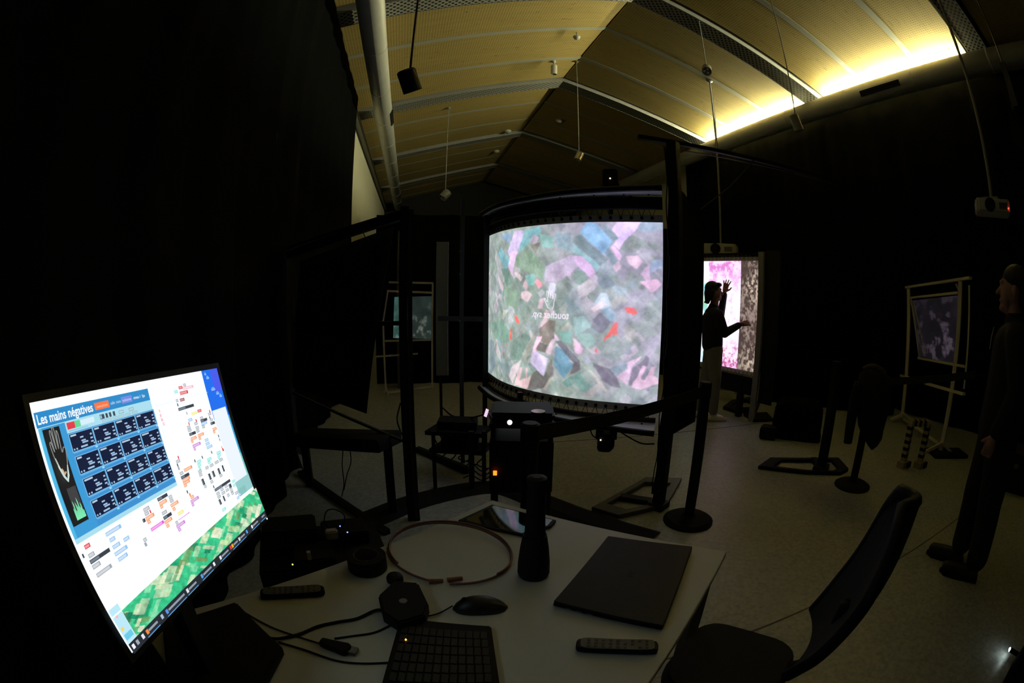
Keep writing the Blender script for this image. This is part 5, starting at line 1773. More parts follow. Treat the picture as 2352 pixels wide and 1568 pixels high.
# ================================================================== WHITE TABLE
TZ = 0.73
TA, TB = Vector((0.301, 1.746, TZ)), Vector((1.004, 1.085, TZ))
TD = TA + Vector((-0.796, -0.606, 0)) * 1.46
TC = TB + Vector((-0.765, -0.644, 0)) * 1.40
tb = thing('work_table', 'white topped work table covered with cables and remotes', 'table', (TA + TB + TC + TD) / 4 - Vector((0, 0, TZ)))
MB().prism([p - Vector((0, 0, 0.026)) for p in (TA, TB, TC, TD)], (0, 0, 0.026)).build('tabletop', TABLE, tb, bevel=0.002)
cen = (TA + TB + TC + TD) / 4
for p in (TA, TB, TC, TD):
    q_ = p.lerp(cen, 0.10)
    MB().bar(Vector((q_.x, q_.y, 0)), Vector((q_.x, q_.y, TZ - 0.026)), 0.045).build('leg', GREYM, tb)
for a, b in ((TA, TB), (TB, TC), (TC, TD), (TD, TA)):
    a_, b_ = a.lerp(cen, 0.10), b.lerp(cen, 0.10)
    MB().bar(a_ - Vector((0, 0, 0.05)), b_ - Vector((0, 0, 0.05)), 0.02, 0.045).build('apron', GREYM, tb)


def tp(px, py, z=0.0):
    return at(px, py, z=TZ + z)


UPZ = Vector((0, 0, 1))


def quad_thing(name, label, cat, pxs, th, m, bevel=0.004, part='body'):
    ps = [tp(x, y, th) for x, y in pxs]
    ps = [Vector((p.x, p.y, TZ + 0.001)) for p in ps]
    t = thing(name, label, cat, sum(ps, Vector()) / len(ps))
    MB().prism(ps, (0, 0, th)).build(part, m, t, bevel=bevel)
    return t, ps


# closed laptop
LAP = mat('laptop_lid', (0.022, 0.021, 0.018), rough=0.6, var=0.12, scale=30, spec=0.2)
t, ps = quad_thing('laptop', 'closed dark laptop lying on the white table near its corner', 'laptop', ((1396, 1234), (1590, 1258), (1522, 1442), (1270, 1385)), 0.012, BLACKP, 0.003, 'laptop_base')
MB().prism([p + UPZ * 0.0125 for p in ps], (0, 0, 0.007)).build('lid', LAP, t, bevel=0.003)
MB().prism([p.lerp(sum(ps, Vector()) / 4, 0.93) + UPZ * 0.0195 for p in ps], (0, 0, 0.0006)).build('lid_emblem', BLACKP, t)
for k in range(3):
    e = ps[3].lerp(ps[2], 0.15 + 0.1 * k) + UPZ * 0.006
    MB().obox(e, (ps[2] - ps[3]).normalized() * 0.008, (ps[3] - ps[0]).normalized() * 0.002, UPZ * 0.002).build('port', ALU, t)


# remote controls
def remote(label, a, b, w, seedling):
    a, b = tp(*a), tp(*b)
    d = (b - a).normalized()
    s = Vector((-d.y, d.x, 0))
    L = (b - a).length
    t = thing('remote_control', label, 'remote', (a + b) / 2, 'remote controls on the table')
    out = []
    for i in range(24):
        an = 2 * math.pi * i / 24
        ca, sa = math.cos(an), math.sin(an)
        x = L / 2 * (abs(ca) ** 0.35) * (1 if ca > 0 else -1)
        y_ = w / 2 * (abs(sa) ** 0.35) * (1 if sa > 0 else -1) * (1 - 0.10 * math.cos(x / L * math.pi))
        out.append((a + b) / 2 + d * x + s * y_ + UPZ * 0.001)
    MB().prism(out, (0, 0, 0.017)).build('shell', BLACKP, t, bevel=0.003)
    c = (a + b) / 2
    MB().prism([p.lerp(c + UPZ * 0.001, 0.10) + UPZ * 0.0175 for p in out], (0, 0, 0.003)).build('face_plate', mat('remote_face', (0.10, 0.105, 0.09), rough=0.6, var=0.3, scale=120), t)
    KEY = mesh_of(MB().lathe((0, 0, 0), [(0.0048, 0), (0.0048, 0.0015), (0.004, 0.002)], 8), mat('remote_key', (0.045, 0.045, 0.042), rough=0.6))
    g = random.Random(seedling)
    for i in range(9):
        for j in range(3):
            if g.random() < 0.85:
                inst('key', KEY, t, c + d * (i - 4) * L * 0.088 + s * (j - 1) * w * 0.26 + UPZ * 0.0205)
    return t


remote('grey faced remote control beside the laptop on the table', (1322, 1486), (1510, 1492), 0.048, 1)
remote('grey faced remote control beside the roll of tape', (600, 1369), (747, 1361), 0.045, 2)

# keyboard with keys
t, ps = quad_thing('keyboard', 'black keyboard with an orange indicator on the table', 'keyboard', ((920, 1416), (1128, 1436), (1150, 1585), (872, 1585)), 0.014, BLACKP, 0.004, 'keyboard_case')
kc = mat('key_cap', (0.014, 0.014, 0.015), rough=0.6)
ku, kv = (ps[1] - ps[0]), (ps[3] - ps[0])
KEYM = mesh_of(MB().obox((0, 0, 0.003), ku * 0.032, kv * 0.050, (0, 0, 0.003)), kc)
for i in range(12):
    for j in range(6):
        u, v = 0.09 + i * 0.0745, 0.20 + j * 0.128
        p = ps[0].lerp(ps[1], u).lerp(ps[3].lerp(ps[2], u), v) + UPZ * 0.0135
        inst('key', KEYM, t, p)
lp_ = at(932, 1468, z=TZ + 0.022)
MB().lathe(lp_ - UPZ * 0.002, [(0.0028, 0), (0.002, 0.003)], 8).build('indicator_lamp', led('led_orange', (1.0, 0.35, 0.03), 5), t)
MB().tube(cr([lp_ + Vector((0, 0.003, 0)), lp_ + Vector((0.001, 0.012, 0.0)), lp_ + Vector((0.003, 0.02, 0))], 3), 0.0012, 5).build('indicator_stem', ALU, t)

# mouse
ma, mb_ = tp(1040, 1398), tp(1166, 1394)
md = (mb_ - ma).normalized(); ms = Vector((-md.y, md.x, 0)); ml = (mb_ - ma).length
t = thing('computer_mouse', 'black wired computer mouse between the keyboard and the laptop', 'mouse', (ma + mb_) / 2)
rows = []
for i in range(15):
    f = i / 14
    x = (f - 0.5) * ml
    w = 0.034 * max(0.02, (1 - abs(2 * f - 1) ** 3.0)) ** 0.5
    h = 0.042 * max(0.01, math.sin(math.pi * (0.12 + 0.82 * f))) ** 0.8 * max(0.05, (1 - abs(2 * f - 1) ** 4)) ** 0.5
    rows.append([(ma + mb_) / 2 + md * x + ms * (w * math.cos(math.pi * k / 12)) + UPZ * (0.001 + h * math.sin(math.pi * k / 12)) for k in range(13)])
MB().grid(rows).build('mouse_shell', mat('mouse_black', (0.010, 0.010, 0.011), rough=0.45), t, smooth=True)
wl = (ma + mb_) / 2 - md * ml * 0.28 + UPZ * 0.034
MB().lathe(wl - ms * 0.004, [(0.008, 0), (0.009, 0.002), (0.009, 0.006), (0.008, 0.008)], 14, ms).build('scroll_wheel', RUBBER, t)
MB().tube(cr([ma + UPZ * 0.012, tp(1010, 1407, 0.005), tp(985, 1414, 0.004), tp(960, 1418, 0.006)], 6), 0.0022, 6).build('mouse_cable', RUBBER, t)

# hexagonal black power box with a knob
hb_ = [(868, 1352), (905, 1318), (960, 1322), (984, 1372), (975, 1398), (915, 1416), (878, 1392)]
t, ps = quad_thing('power_box', 'faceted black power box with a cable on the table', 'power box', [(x, y + 14) for x, y in hb_], 0.042, BLACKP, 0.006, 'box_body')
cc = sum(ps, Vector()) / len(ps)
kn = tp(906, 1322, 0.03)
MB().lathe((kn.x, kn.y, TZ + 0.012), [(0.026, 0), (0.026, 0.012), (0.022, 0.02), (0.01, 0.024)], 20).build('knob', BLACKP, t)
MB().lathe((cc.x, cc.y, TZ + 0.043), [(0.012, 0), (0.010, 0.002)], 16).build('badge', GREYP, t)
MB().tube(cr([tp(885, 1400, 0.02), tp(860, 1402, 0.008), tp(820, 1420, 0.005), tp(775, 1428, 0.005), tp(730, 1438, 0.005), tp(690, 1455, 0.005), tp(640, 1466, 0.006), tp(610, 1463, 0.01)], 6), 0.0045, 8).build('power_cable', RUBBER, t, smooth=True)

# loose cables
for lb, pts_, r in (('thin black cable running from the black case to the plug', ((560, 1405), (620, 1438), (680, 1460), (738, 1478)), 0.0022),
                    ('thin black cable curving along the table front to the keyboard', ((640, 1474), (700, 1492), (770, 1516), (830, 1523), (896, 1521)), 0.0028),
                    ('black cable between the plug and the keyboard corner', ((768, 1466), (810, 1460), (860, 1452), (900, 1434), (925, 1426)), 0.0028)):
    o = MB().tube(cr([tp(x, y, r + 0.0005) for x, y in pts_], 8), r, 8).build('cable', RUBBER, smooth=True)
    tag(o, lb, 'cable', 'loose cables on the table')
a, b = tp(738, 1478), tp(800, 1496)
t = thing('cable_plug', 'stubby black cable plug lying on the table between the cables', 'plug', (a + b) / 2)
d = (b - a).normalized(); s = Vector((-d.y, d.x, 0))
MB().prism([a + s * 0.012, a - s * 0.012, b - s * 0.024, b + d * 0.012, b + s * 0.020], (0, 0, 0.018)).build('plug_body', BLACKP, t, bevel=0.004)
MB().obox(b + d * 0.016 + UPZ * 0.009, d * 0.010, s * 0.012, UPZ * 0.005).build('plug_tip', GREYP, t)

# roll of tape
ta_ = tp(845, 1303)
t = thing('tape_roll', 'black roll of gaffer tape standing flat on the table edge', 'tape', ta_)
R1, R0, HT = 0.064, 0.042, 0.05
n = 36
oo = [ta_ + Vector((R1 * math.cos(2 * math.pi * k / n), R1 * math.sin(2 * math.pi * k / n), 0.001)) for k in range(n)]
ii = [ta_ + Vector((R0 * math.cos(2 * math.pi * k / n), R0 * math.sin(2 * math.pi * k / n), 0.001)) for k in range(n)]
MB().ring_prism(oo, ii, (0, 0, HT)).build('tape', BLACKP, t, bevel=0.002)
i2 = [ta_ + (p - ta_) * 0.93 for p in ii]
MB().ring_prism([p + UPZ * 0.001 for p in ii], [p + UPZ * 0.001 for p in i2], (0, 0, HT)).build('core', mat('cardboard_core', (0.07, 0.045, 0.045), rough=0.9, var=0.4, scale=80), t)

# looped red-brown cable with two plugs
loop = []
lc_ = tp(1030, 1268)
ex = (tp(1172, 1285) - tp(889, 1262)) * 0.5
ey = (tp(1035, 1206) - tp(1030, 1336)) * 0.5
lc_ = (tp(1172, 1285) + tp(889, 1262) + tp(1035, 1206) + tp(1030, 1336)) / 4
for k in range(64):
    a = math.radians(-88 + 350 * k / 63)
    loop.append(lc_ + ex * math.cos(a) + ey * math.sin(a) + UPZ * (0.006 + 0.012 * max(0, math.sin(a))))
t = thing('looped_cable', 'red brown cable looped in a big ring behind the mouse', 'cable', lc_)
RB = mat('red_brown_cable', (0.20, 0.09, 0.07), rough=0.5)
MB().tube(loop, 0.0042, 8).build('cable_loop', RB, t, smooth=True)
MB().tube([p + UPZ * 0.006 + Vector((0.004, 0.004, 0)) for p in loop[8:56]], 0.0035, 8).build('cable_loop', RB, t, smooth=True)
for q0, q1 in (((985, 1335), (1018, 1333)), ((1028, 1332), (1062, 1327))):
    MB().tube([tp(*q0, 0.007), tp(*q1, 0.007)], [0.009, 0.0065], 10).build('plug', mat('orange_plug', (0.25, 0.10, 0.05), rough=0.5), t)

# tapered black stand upright on the table
sp_ = tp(1225, 1318)
t = thing('tapered_stand', 'black tapered upright stand with a flared foot on the table', 'stand', sp_)
MB().lathe(sp_, [(0.046, 0.001), (0.050, 0.012), (0.049, 0.05), (0.044, 0.10), (0.036, 0.15)], 32).build('flared_foot', BLACKP, t, smooth=False)
MB().lathe(sp_, [(0.032, 0.15), (0.029, 0.20), (0.027, 0.27), (0.027, 0.32)], 28).build('neck', RUBBER, t)
MB().lathe(sp_, [(0.028, 0.32), (0.029, 0.325), (0.029, 0.34), (0.015, 0.346)], 28).build('cap', BLACKP, t)

# glossy tablet by the far edge
t, ps = quad_thing('tablet', 'glossy black tablet near the far table edge reflecting the screen', 'tablet', ((1130, 1158), (1278, 1194), (1266, 1208), (1200, 1228), (1052, 1194)), 0.010, BLACKP, 0.002, 'tablet_case')
ct_ = sum(ps, Vector()) / len(ps)
MB().prism([p.lerp(ct_, 0.10) + UPZ * 0.0101 for p in ps], (0, 0, 0.0008)).build('glass', mat('tablet_glass', (0.012, 0.013, 0.014), rough=0.04, spec=0.8), t)

# flat black case under the monitor
t, ps = quad_thing('black_case', 'flat black case lying below the bright monitor', 'case', ((372, 1432), (541, 1380), (650, 1486), (606, 1568), (400, 1660)), 0.028, BLACKP, 0.006, 'case_shell')
MB().prism([p.lerp(sum(ps, Vector()) / 5, 0.06) + UPZ * 0.0285 for p in ps], (0, 0, 0.001)).build('case_lid', RUBBER, t)

# dark equipment crate with indicator lamps on the floor behind the left table edge
eq = at(735, 1250, h=1.95)
eq.z = 0
t = thing('device_crate', 'dark crate of devices with tiny blue and yellow lamps behind the table', 'crate', eq)
ev = Vector((eq.x, eq.y, 0)).normalized(); er = Vector((ev.y, -ev.x, 0))
MB().obox(eq + Vector((0, 0, 0.22)), er * 0.30, ev * 0.20, UPZ * 0.22).build('crate', BLACKP, t, bevel=0.01)
for k, (px, py, h) in enumerate(((660, 1190, 1.95), (790, 1215, 2.0), (720, 1270, 1.8))):
    p = at(px, py, h=h)
    MB().obox(Vector((p.x, p.y, max(0.47, p.z - 0.06))), er * (0.13 - 0.02 * k), ev * 0.08, UPZ * 0.035).build('device', BLACKP, t, bevel=0.008)
for px, py, c, pw, h in ((781, 1208, (0.15, 0.2, 1.0), 3, 1.88), (798, 1222, (0.15, 0.2, 1.0), 4, 1.88), (672, 1296, (1.0, 0.85, 0.1), 3, 1.68)):
    p = at(px, py, h=h)
    MB().lathe(p, [(0.0035, 0), (0.003, 0.003)], 8, -ray(px, py)).build('indicator_lamp', led('led_%d' % px, c, pw), t)
MB().tube(cr([at(745, 1190 + 0, h=1.9), at(752, 1172, h=1.9), at(770, 1170, h=1.9), at(790, 1182, h=1.9), at(788, 1205, h=1.9), at(765, 1215, h=1.9), at(748, 1205, h=1.9)], 6, closed=True), 0.003, 6, closed=True).build('cable_ring', RUBBER, t)
gl = at(762, 1226, h=1.86)
MB().obox(gl, er * 0.028, ev * 0.02, UPZ * 0.022).build('pale_box', mat('pale_box', (0.45, 0.43, 0.40), rough=0.7), t, bevel=0.006)
gl = at(710, 1275, h=1.72)
MB().obox(gl, er * 0.008, ev * 0.01, UPZ * 0.018).build('tag', mat('pale_tag', (0.5, 0.5, 0.46), rough=0.7), t)


# ================================================================== MONITOR
MC = Vector((-0.472, 0.724, 1.266))
MR = Vector((0.115, 0.990, -0.087)).normalized()
MU = Vector((-0.246, 0.113, 0.963)).normalized()
MN = MR.cross(MU).normalized()
MU = MN.cross(MR).normalized()
MW, MH = 0.60, 0.375
mon = thing('computer_monitor', 'large bright computer monitor showing a patch editor window above the table', 'monitor', (MC.x - 0.16, MC.y + 0.02, TZ))
MB().obox(MC - MN * 0.019, MR * (MW / 2 + 0.012), MU * (MH / 2 + 0.012), MN * 0.016).build('housing', BLACKP, mon, bevel=0.004)
MB().ring_prism([MC + MR * (MW / 2 + 0.012) * a + MU * (MH / 2 + 0.012) * b - MN * 0.003 for a, b in ((-1, -1), (1, -1), (1, 1), (-1, 1))], [MC + MR * MW / 2 * a + MU * MH / 2 * b - MN * 0.003 for a, b in ((-1, -1), (1, -1), (1, 1), (-1, 1))], MN * 0.005).build('bezel', BLACKM, mon)
MB().obox(MC - MN * 0.05 - MU * 0.02, MR * 0.10, MU * 0.08, MN * 0.03).build('rear_bulge', BLACKP, mon, bevel=0.01)
nb_ = MC - MN * 0.10 - MU * 0.02
MB().bar(MC - MN * 0.05 - MU * 0.02, nb_, 0.06).build('stand_arm', BLACKM, mon)
MB().bar(Vector((nb_.x, nb_.y, TZ)), Vector((nb_.x, nb_.y, nb_.z + 0.05)), 0.06, 0.04).build('stand_column', BLACKM, mon)
MB().obox((nb_.x, nb_.y + 0.02, TZ + 0.009), (0.09, 0, 0), (0, 0.10, 0), (0, 0, 0.008)).build('stand_base', BLACKM, mon, bevel=0.004)
MB().lathe(MC + MR * (MW / 2 + 0.004) - MU * (MH / 2 + 0.006) + MN * 0.0022, [(0.0022, 0), (0.002, 0.001)], 8, MN).build('power_lamp', led('led_monitor', (1, 1, 1), 2), mon)

NODES = [('r',0.687,0.922,0.713,0.938),('r',0.687,0.891,0.74,0.909),('p',0.714,0.914,0.785,0.93),('g',0.72,0.931,0.738,0.947),('c',0.654,0.906,0.676,0.922),('g',0.651,0.859,0.665,0.875),('d',0.676,0.857,0.705,0.873),('k',0.652,0.837,0.658,0.853),('k',0.651,0.812,0.755,0.828),('g',0.693,0.781,0.699,0.797),('y',0.723,0.768,0.762,0.784),('r',0.767,0.772,0.795,0.788),('r',0.847,0.75,0.854,0.766),('g',0.833,0.736,0.856,0.752),('b',0.692,0.741,0.719,0.757),('r',0.688,0.724,0.694,0.74),('r',0.738,0.726,0.745,0.742),('g',0.77,0.73,0.792,0.746),('k',0.769,0.714,0.817,0.73),('b',0.767,0.697,0.809,0.713),('g',0.767,0.68,0.787,0.697),('g',0.672,0.707,0.693,0.723),('g',0.723,0.712,0.745,0.728),('g',0.671,0.69,0.694,0.706),('k',0.672,0.668,0.716,0.684),('g',0.723,0.688,0.745,0.704),('g',0.722,0.67,0.742,0.686),('k',0.835,0.716,0.841,0.732),('g',0.833,0.7,0.854,0.716),('k',0.83,0.68,0.863,0.696),('o',0.672,0.643,0.712,0.659),('o',0.67,0.63,0.685,0.646),('o',0.723,0.645,0.765,0.661),('o',0.722,0.628,0.738,0.644),('o',0.833,0.645,0.863,0.661),('o',0.83,0.629,0.846,0.645),('m',0.67,0.604,0.725,0.62),('m',0.671,0.587,0.684,0.603),('b',0.757,0.605,0.782,0.621),('b',0.754,0.584,0.783,0.6),('b',0.754,0.563,0.795,0.579),('k',0.856,0.597,0.862,0.613),('g',0.855,0.575,0.863,0.591),('o',0.854,0.528,0.86,0.544),('r',0.855,0.512,0.865,0.528),('c',0.807,0.51,0.838,0.526),('c',0.807,0.495,0.833,0.511),('c',0.805,0.483,0.822,0.499),('c',0.731,0.502,0.762,0.518),('c',0.729,0.486,0.749,0.502),('c',0.663,0.517,0.691,0.533),('c',0.661,0.5,0.684,0.516),('c',0.661,0.483,0.675,0.499),('k',0.651,0.53,0.657,0.546),('k',0.703,0.529,0.709,0.545),('k',0.773,0.53,0.779,0.546),('g',0.651,0.467,0.674,0.483),('g',0.65,0.449,0.67,0.465),('g',0.702,0.466,0.724,0.482),('g',0.734,0.465,0.76,0.481),('g',0.773,0.466,0.801,0.482),('g',0.809,0.466,0.835,0.482),('k',0.704,0.405,0.718,0.44),('k',0.733,0.407,0.748,0.442),('k',0.775,0.404,0.789,0.439),('k',0.811,0.404,0.822,0.442),('k',0.652,0.4,0.667,0.434),('g',0.654,0.382,0.67,0.398),('g',0.702,0.384,0.721,0.4),('g',0.774,0.386,0.794,0.402),('k',0.709,0.354,0.715,0.37),('k',0.71,0.333,0.835,0.349),('c',0.844,0.316,0.867,0.332),('c',0.84,0.293,0.865,0.309),('g',0.711,0.309,0.735,0.325),('g',0.71,0.29,0.734,0.306),('k',0.709,0.254,0.723,0.285),('g',0.746,0.315,0.769,0.331),('g',0.745,0.294,0.771,0.31),('k',0.744,0.256,0.754,0.288),('g',0.781,0.316,0.804,0.332),('g',0.779,0.294,0.802,0.31),('g',0.776,0.264,0.793,0.283),('k',0.81,0.301,0.83,0.324),('g',0.808,0.276,0.827,0.302),('g',0.808,0.259,0.827,0.276),('b',0.834,0.216,0.854,0.232),('b',0.853,0.226,0.873,0.242),('c',0.707,0.213,0.736,0.229),('g',0.834,0.246,0.86,0.263),('o',0.572,0.511,0.625,0.527),('g',0.543,0.506,0.564,0.522),('k',0.542,0.485,0.594,0.501),('o',0.544,0.468,0.591,0.484),('o',0.543,0.454,0.584,0.47),('o',0.542,0.443,0.56,0.459),('g',0.545,0.568,0.569,0.584),('r',0.562,0.585,0.568,0.601),('k',0.544,0.551,0.55,0.567),('g',0.543,0.534,0.552,0.55),('k',0.545,0.409,0.551,0.425),('o',0.552,0.39,0.561,0.406),('o',0.553,0.373,0.575,0.389),('m',0.546,0.354,0.599,0.37),('m',0.545,0.337,0.559,0.353),('k',0.385,0.45,0.442,0.466),('o',0.386,0.428,0.428,0.445),('o',0.385,0.414,0.4,0.43),('g',0.442,0.431,0.461,0.448),('g',0.441,0.413,0.461,0.429),('o',0.436,0.393,0.482,0.409),('o',0.439,0.373,0.455,0.389),('g',0.305,0.442,0.336,0.458),('g',0.304,0.424,0.325,0.44),('r',0.33,0.423,0.336,0.439),('o',0.3,0.404,0.345,0.42),('k',0.284,0.404,0.297,0.42),('o',0.301,0.387,0.317,0.403),('M',0.303,0.351,0.375,0.366),('g',0.381,0.384,0.408,0.4),('k',0.379,0.362,0.426,0.378),('o',0.376,0.342,0.419,0.358),('o',0.377,0.323,0.393,0.339),('y',0.455,0.34,0.489,0.356),('M',0.447,0.321,0.517,0.325),('m',0.423,0.292,0.475,0.308),('m',0.424,0.274,0.44,0.29),('g',0.426,0.31,0.44,0.326),('p',0.534,0.833,0.54,0.849),('p',0.532,0.81,0.541,0.826),('p',0.532,0.788,0.543,0.804),('p',0.534,0.766,0.546,0.782),('b',0.118,0.438,0.189,0.454),('b',0.123,0.41,0.148,0.426),('b',0.123,0.38,0.157,0.396),('b',0.175,0.38,0.202,0.396),('b',0.119,0.352,0.179,0.368),('b',0.123,0.326,0.167,0.342),('r',0.025,0.44,0.048,0.456),('g',0.025,0.404,0.05,0.42),('k',0.021,0.382,0.109,0.398),('g',0.021,0.36,0.055,0.377),('g',0.022,0.326,0.09,0.342),('k',0.005,0.417,0.011,0.433),('g',0.252,0.331,0.268,0.347),('g',0.249,0.312,0.26,0.329)]

SCRM = colour_screen('monitor_picture', 1.0, 0.0, 10)
CODE = dict(r=(225, 40, 55), o=(250, 150, 90), p=(250, 190, 205), m=(205, 120, 215), M=(235, 90, 225), g=(165, 170, 180), k=(60, 66, 78), c=(140, 230, 225), b=(150, 195, 240), y=(245, 235, 130), d=(150, 40, 50))
mv, mf, mcol = [], [], []
layer = [0]


def mp_(u, v, k):
    return MC + MR * MW * (u - 0.5) + MU * MH * (v - 0.5) + MN * (0.0004 + 0.000012 * k)


def R_(u0, v0, u1, v1, c, gain=1.0):
    layer[0] += 1
    k = layer[0]
    n = len(mv)
    mv.extend([mp_(u0, v0, k), mp_(u1, v0, k), mp_(u1, v1, k), mp_(u0, v1, k)])
    mf.append((n, n + 1, n + 2, n + 3))
    mcol.extend([np.array(lin(c)) * gain] * 4)


def T_(body, u0, v0, u1, h, c, bold=0.0):
    """Text line: starts at (u0, v0), reaches u1, cap height h."""
    vs, fs = text_mesh(body, 1.0, bold)
    w = max(v.x for v in vs)
    layer[0] += 1
    k = layer[0]
    n = len(mv)
    sx = (u1 - u0) / w
    sy = h / 0.70
    for v in vs:
        mv.append(mp_(u0 + v.x * sx, v0 + v.y * sy, k))
    mf.extend([tuple(i + n for i in f) for f in fs])
    mcol.extend([np.array(lin(c))] * len(vs))


WHITE = (238, 250, 255)
R_(0, 0, 1, 1, (240, 252, 255), 1.15)
# sky, side window and sea of the wallpaper at the right
R_(0.875, 0.70, 1, 1, (25, 110, 240)); R_(0.94, 0.86, 1, 1, (70, 90, 235))
for u, v, w in ((0.90, 0.945, 0.02), (0.915, 0.87, 0.03), (0.945, 0.84, 0.022), (0.965, 0.82, 0.018), (0.893, 0.97, 0.012)):
    R_(u, v, u + w, v + 0.012, (150, 195, 250)); R_(u + 0.004, v + 0.004, u + w - 0.004, v + 0.02, (120, 175, 248))
R_(0.988, 0.30, 1, 0.70, (60, 170, 215)); R_(0.988, 0.22, 1, 0.45, (120, 205, 200)); R_(0.875, 0.215, 1, 0.306, (150, 205, 205)); R_(0.875, 0.215, 0.94, 0.26, (135, 195, 190))
R_(0.878, 0.306, 0.988, 0.755, (238, 246, 255))
R_(0.875, 0.205, 1, 0.216, (245, 252, 255), 1.1)
# patch window
R_(0.010, 0.468, 0.516, 0.962, (172, 224, 240))
R_(0.008, 0.905, 0.516, 0.962, (45, 140, 205))
T_('Les mains n\u00e9gatives', 0.014, 0.917, 0.238, 0.036, (245, 252, 255), 0.022)
R_(0.247, 0.918, 0.312, 0.948, (250, 120, 70)); T_('session', 0.255, 0.926, 0.304, 0.012, (255, 200, 180))
R_(0.372, 0.918, 0.425, 0.948, (120, 140, 225)); T_('calibr. mains', 0.318, 0.926, 0.368, 0.013, (205, 235, 250)); T_('volume', 0.376, 0.926, 0.420, 0.013, (220, 225, 255)); T_('niveau 1', 0.432, 0.926, 0.468, 0.014, (240, 250, 255), 0.01); T_('fps', 0.478, 0.926, 0.492, 0.014, (240, 250, 255), 0.01)
# small controls under the title
R_(0.118, 0.872, 0.150, 0.898, (230, 60, 75)); R_(0.150, 0.872, 0.172, 0.898, (100, 215, 150)); R_(0.174, 0.874, 0.232, 0.896, (215, 240, 250)); R_(0.120, 0.862, 0.200, 0.868, (150, 205, 230))
for u in (0.258, 0.268, 0.284, 0.300, 0.318):
    R_(u, 0.876, u + 0.010, 0.896, (70, 90, 110)); R_(u + 0.0015, 0.879, u + 0.0085, 0.893, (150, 200, 215) if u in (0.258,) else (60, 70, 85))
for u, w in ((0.262, 0.045), (0.312, 0.022), (0.337, 0.03), (0.372, 0.026), (0.405, 0.03)):
    R_(u, 0.862, u + w, 0.872, (140, 165, 180)); R_(u + 0.001, 0.8635, u + w - 0.001, 0.8705, (175, 215, 228))
for u in (0.345, 0.395):
    R_(u, 0.878, u + 0.024, 0.892, (130, 150, 165)); R_(u + 0.0015, 0.88, u + 0.0225, 0.89, (180, 218, 230))
# left panel with the hand camera
R_(0.011, 0.487, 0.112, 0.902, (60, 155, 215)); R_(0.011, 0.487, 0.022, 0.902, (80, 185, 230))
R_(0.024, 0.530, 0.088, 0.895, (26, 26, 28))
# grid of sixteen channel modules
R_(0.112, 0.487, 0.519, 0.858, (62, 145, 210)); R_(0.112, 0.470, 0.519, 0.487, (168, 222, 240))
g = random.Random(4)
for r_ in range(4):
    for c_ in range(4):
        u0, v1 = 0.116 + c_ * 0.1005, 0.852 - r_ * 0.0885
        u1, v0 = u0 + 0.0945, v1 - 0.0665
        R_(u0 - 0.003, v0 - 0.004, u1 + 0.002, v1 + 0.003, (120, 190, 235))
        R_(u0, v0, u1, v1, (14, 26, 58))
        R_(u0 + 0.004, v1 - 0.010, u0 + g.uniform(0.022, 0.045), v1 - 0.003, (185, 205, 225))
        for (a, b, w, h) in ((0.040, 0.018, 0.014, 0.006), (0.042, 0.032, 0.018, 0.006), (0.044, 0.040, 0.024, 0.006), (0.034, 0.054, 0.028, 0.007), (0.004, 0.056, 0.005, 0.007), (0.014, 0.056, 0.006, 0.007), (0.082, 0.016, 0.008, 0.007), (0.080, 0.032, 0.011, 0.006), (0.079, 0.046, 0.011, 0.006), (0.088, 0.054, 0.005, 0.007)):
            R_(u0 + a, v1 - b - h, u0 + a + w, v1 - b, (165, 195, 225))
        R_(u0, v0 - 0.008, u1 + 0.004, v0 - 0.004, (95, 175, 230)); R_(u0 + 0.09, v0 - 0.013, u0 + 0.100, v0 - 0.004, (150, 215, 245))
# fine window lines on the white patch canvas
for (u0, v0, u1, v1) in ((0.53, 0.868, 0.875, 0.870), (0.53, 0.70, 0.532, 0.90), (0.655, 0.64, 0.875, 0.6415), (0.64, 0.50, 0.70, 0.501), (0.70, 0.30, 0.86, 0.301), (0.60, 0.465, 0.602, 0.53)):
    R_(u0, v0, u1, v1, (222, 234, 240))
for (k_, u0, v0, u1, v1) in NODES:
    R_(u0, v0, u1, v1, CODE[k_])
    if u1 - u0 > 0.012:
        li = tuple(min(255, int(c * 0.45 + 140)) for c in CODE[k_]) if k_ != 'k' else (120, 128, 140)
        R_(u0 + 0.0018, v0 + 0.003, u0 + (u1 - u0) * (0.45 if k_ == 'k' else 0.86), v1 - 0.003, li)
# bottom: wallpaper strip and task bar
R_(0.0, 0.046, 0.044, 0.20, (190, 235, 250)); R_(0.006, 0.10, 0.018, 0.115, (245, 215, 120)); R_(0.012, 0.155, 0.022, 0.165, (240, 190, 200)); R_(0.004, 0.06, 0.04, 0.085, (110, 205, 235))
R_(0.0, 0.165, 1.0, 0.172, (250, 255, 255))
R_(0, 0, 1, 0.045, (38, 44, 52))
for u, c in ((0.008, (240, 240, 245)), (0.03, (160, 170, 180)), (0.06, (230, 230, 240)), (0.085, (245, 140, 60)), (0.17, (170, 190, 210)), (0.20, (90, 150, 230)), (0.33, (230, 230, 235)), (0.43, (90, 160, 235)), (0.52, (240, 245, 250)), (0.57, (235, 235, 240)), (0.655, (230, 60, 60)), (0.67, (240, 180, 40)), (0.73, (225, 225, 230)), (0.80, (90, 170, 235)), (0.85, (240, 240, 250))):
    R_(u, 0.014, u + 0.012, 0.034, c)
for u, w in ((0.098, 0.05), (0.215, 0.06), (0.275, 0.04), (0.345, 0.05), (0.445, 0.06), (0.585, 0.055), (0.685, 0.035), (0.745, 0.04), (0.865, 0.05), (0.955, 0.03)):
    R_(u, 0.019, u + w, 0.029, (150, 158, 168)); R_(u - 0.016, 0.002, u + w + 0.004, 0.006, (90, 165, 225))
me = bpy.data.meshes.new('desktop_picture')
org = OFF[mon.name]
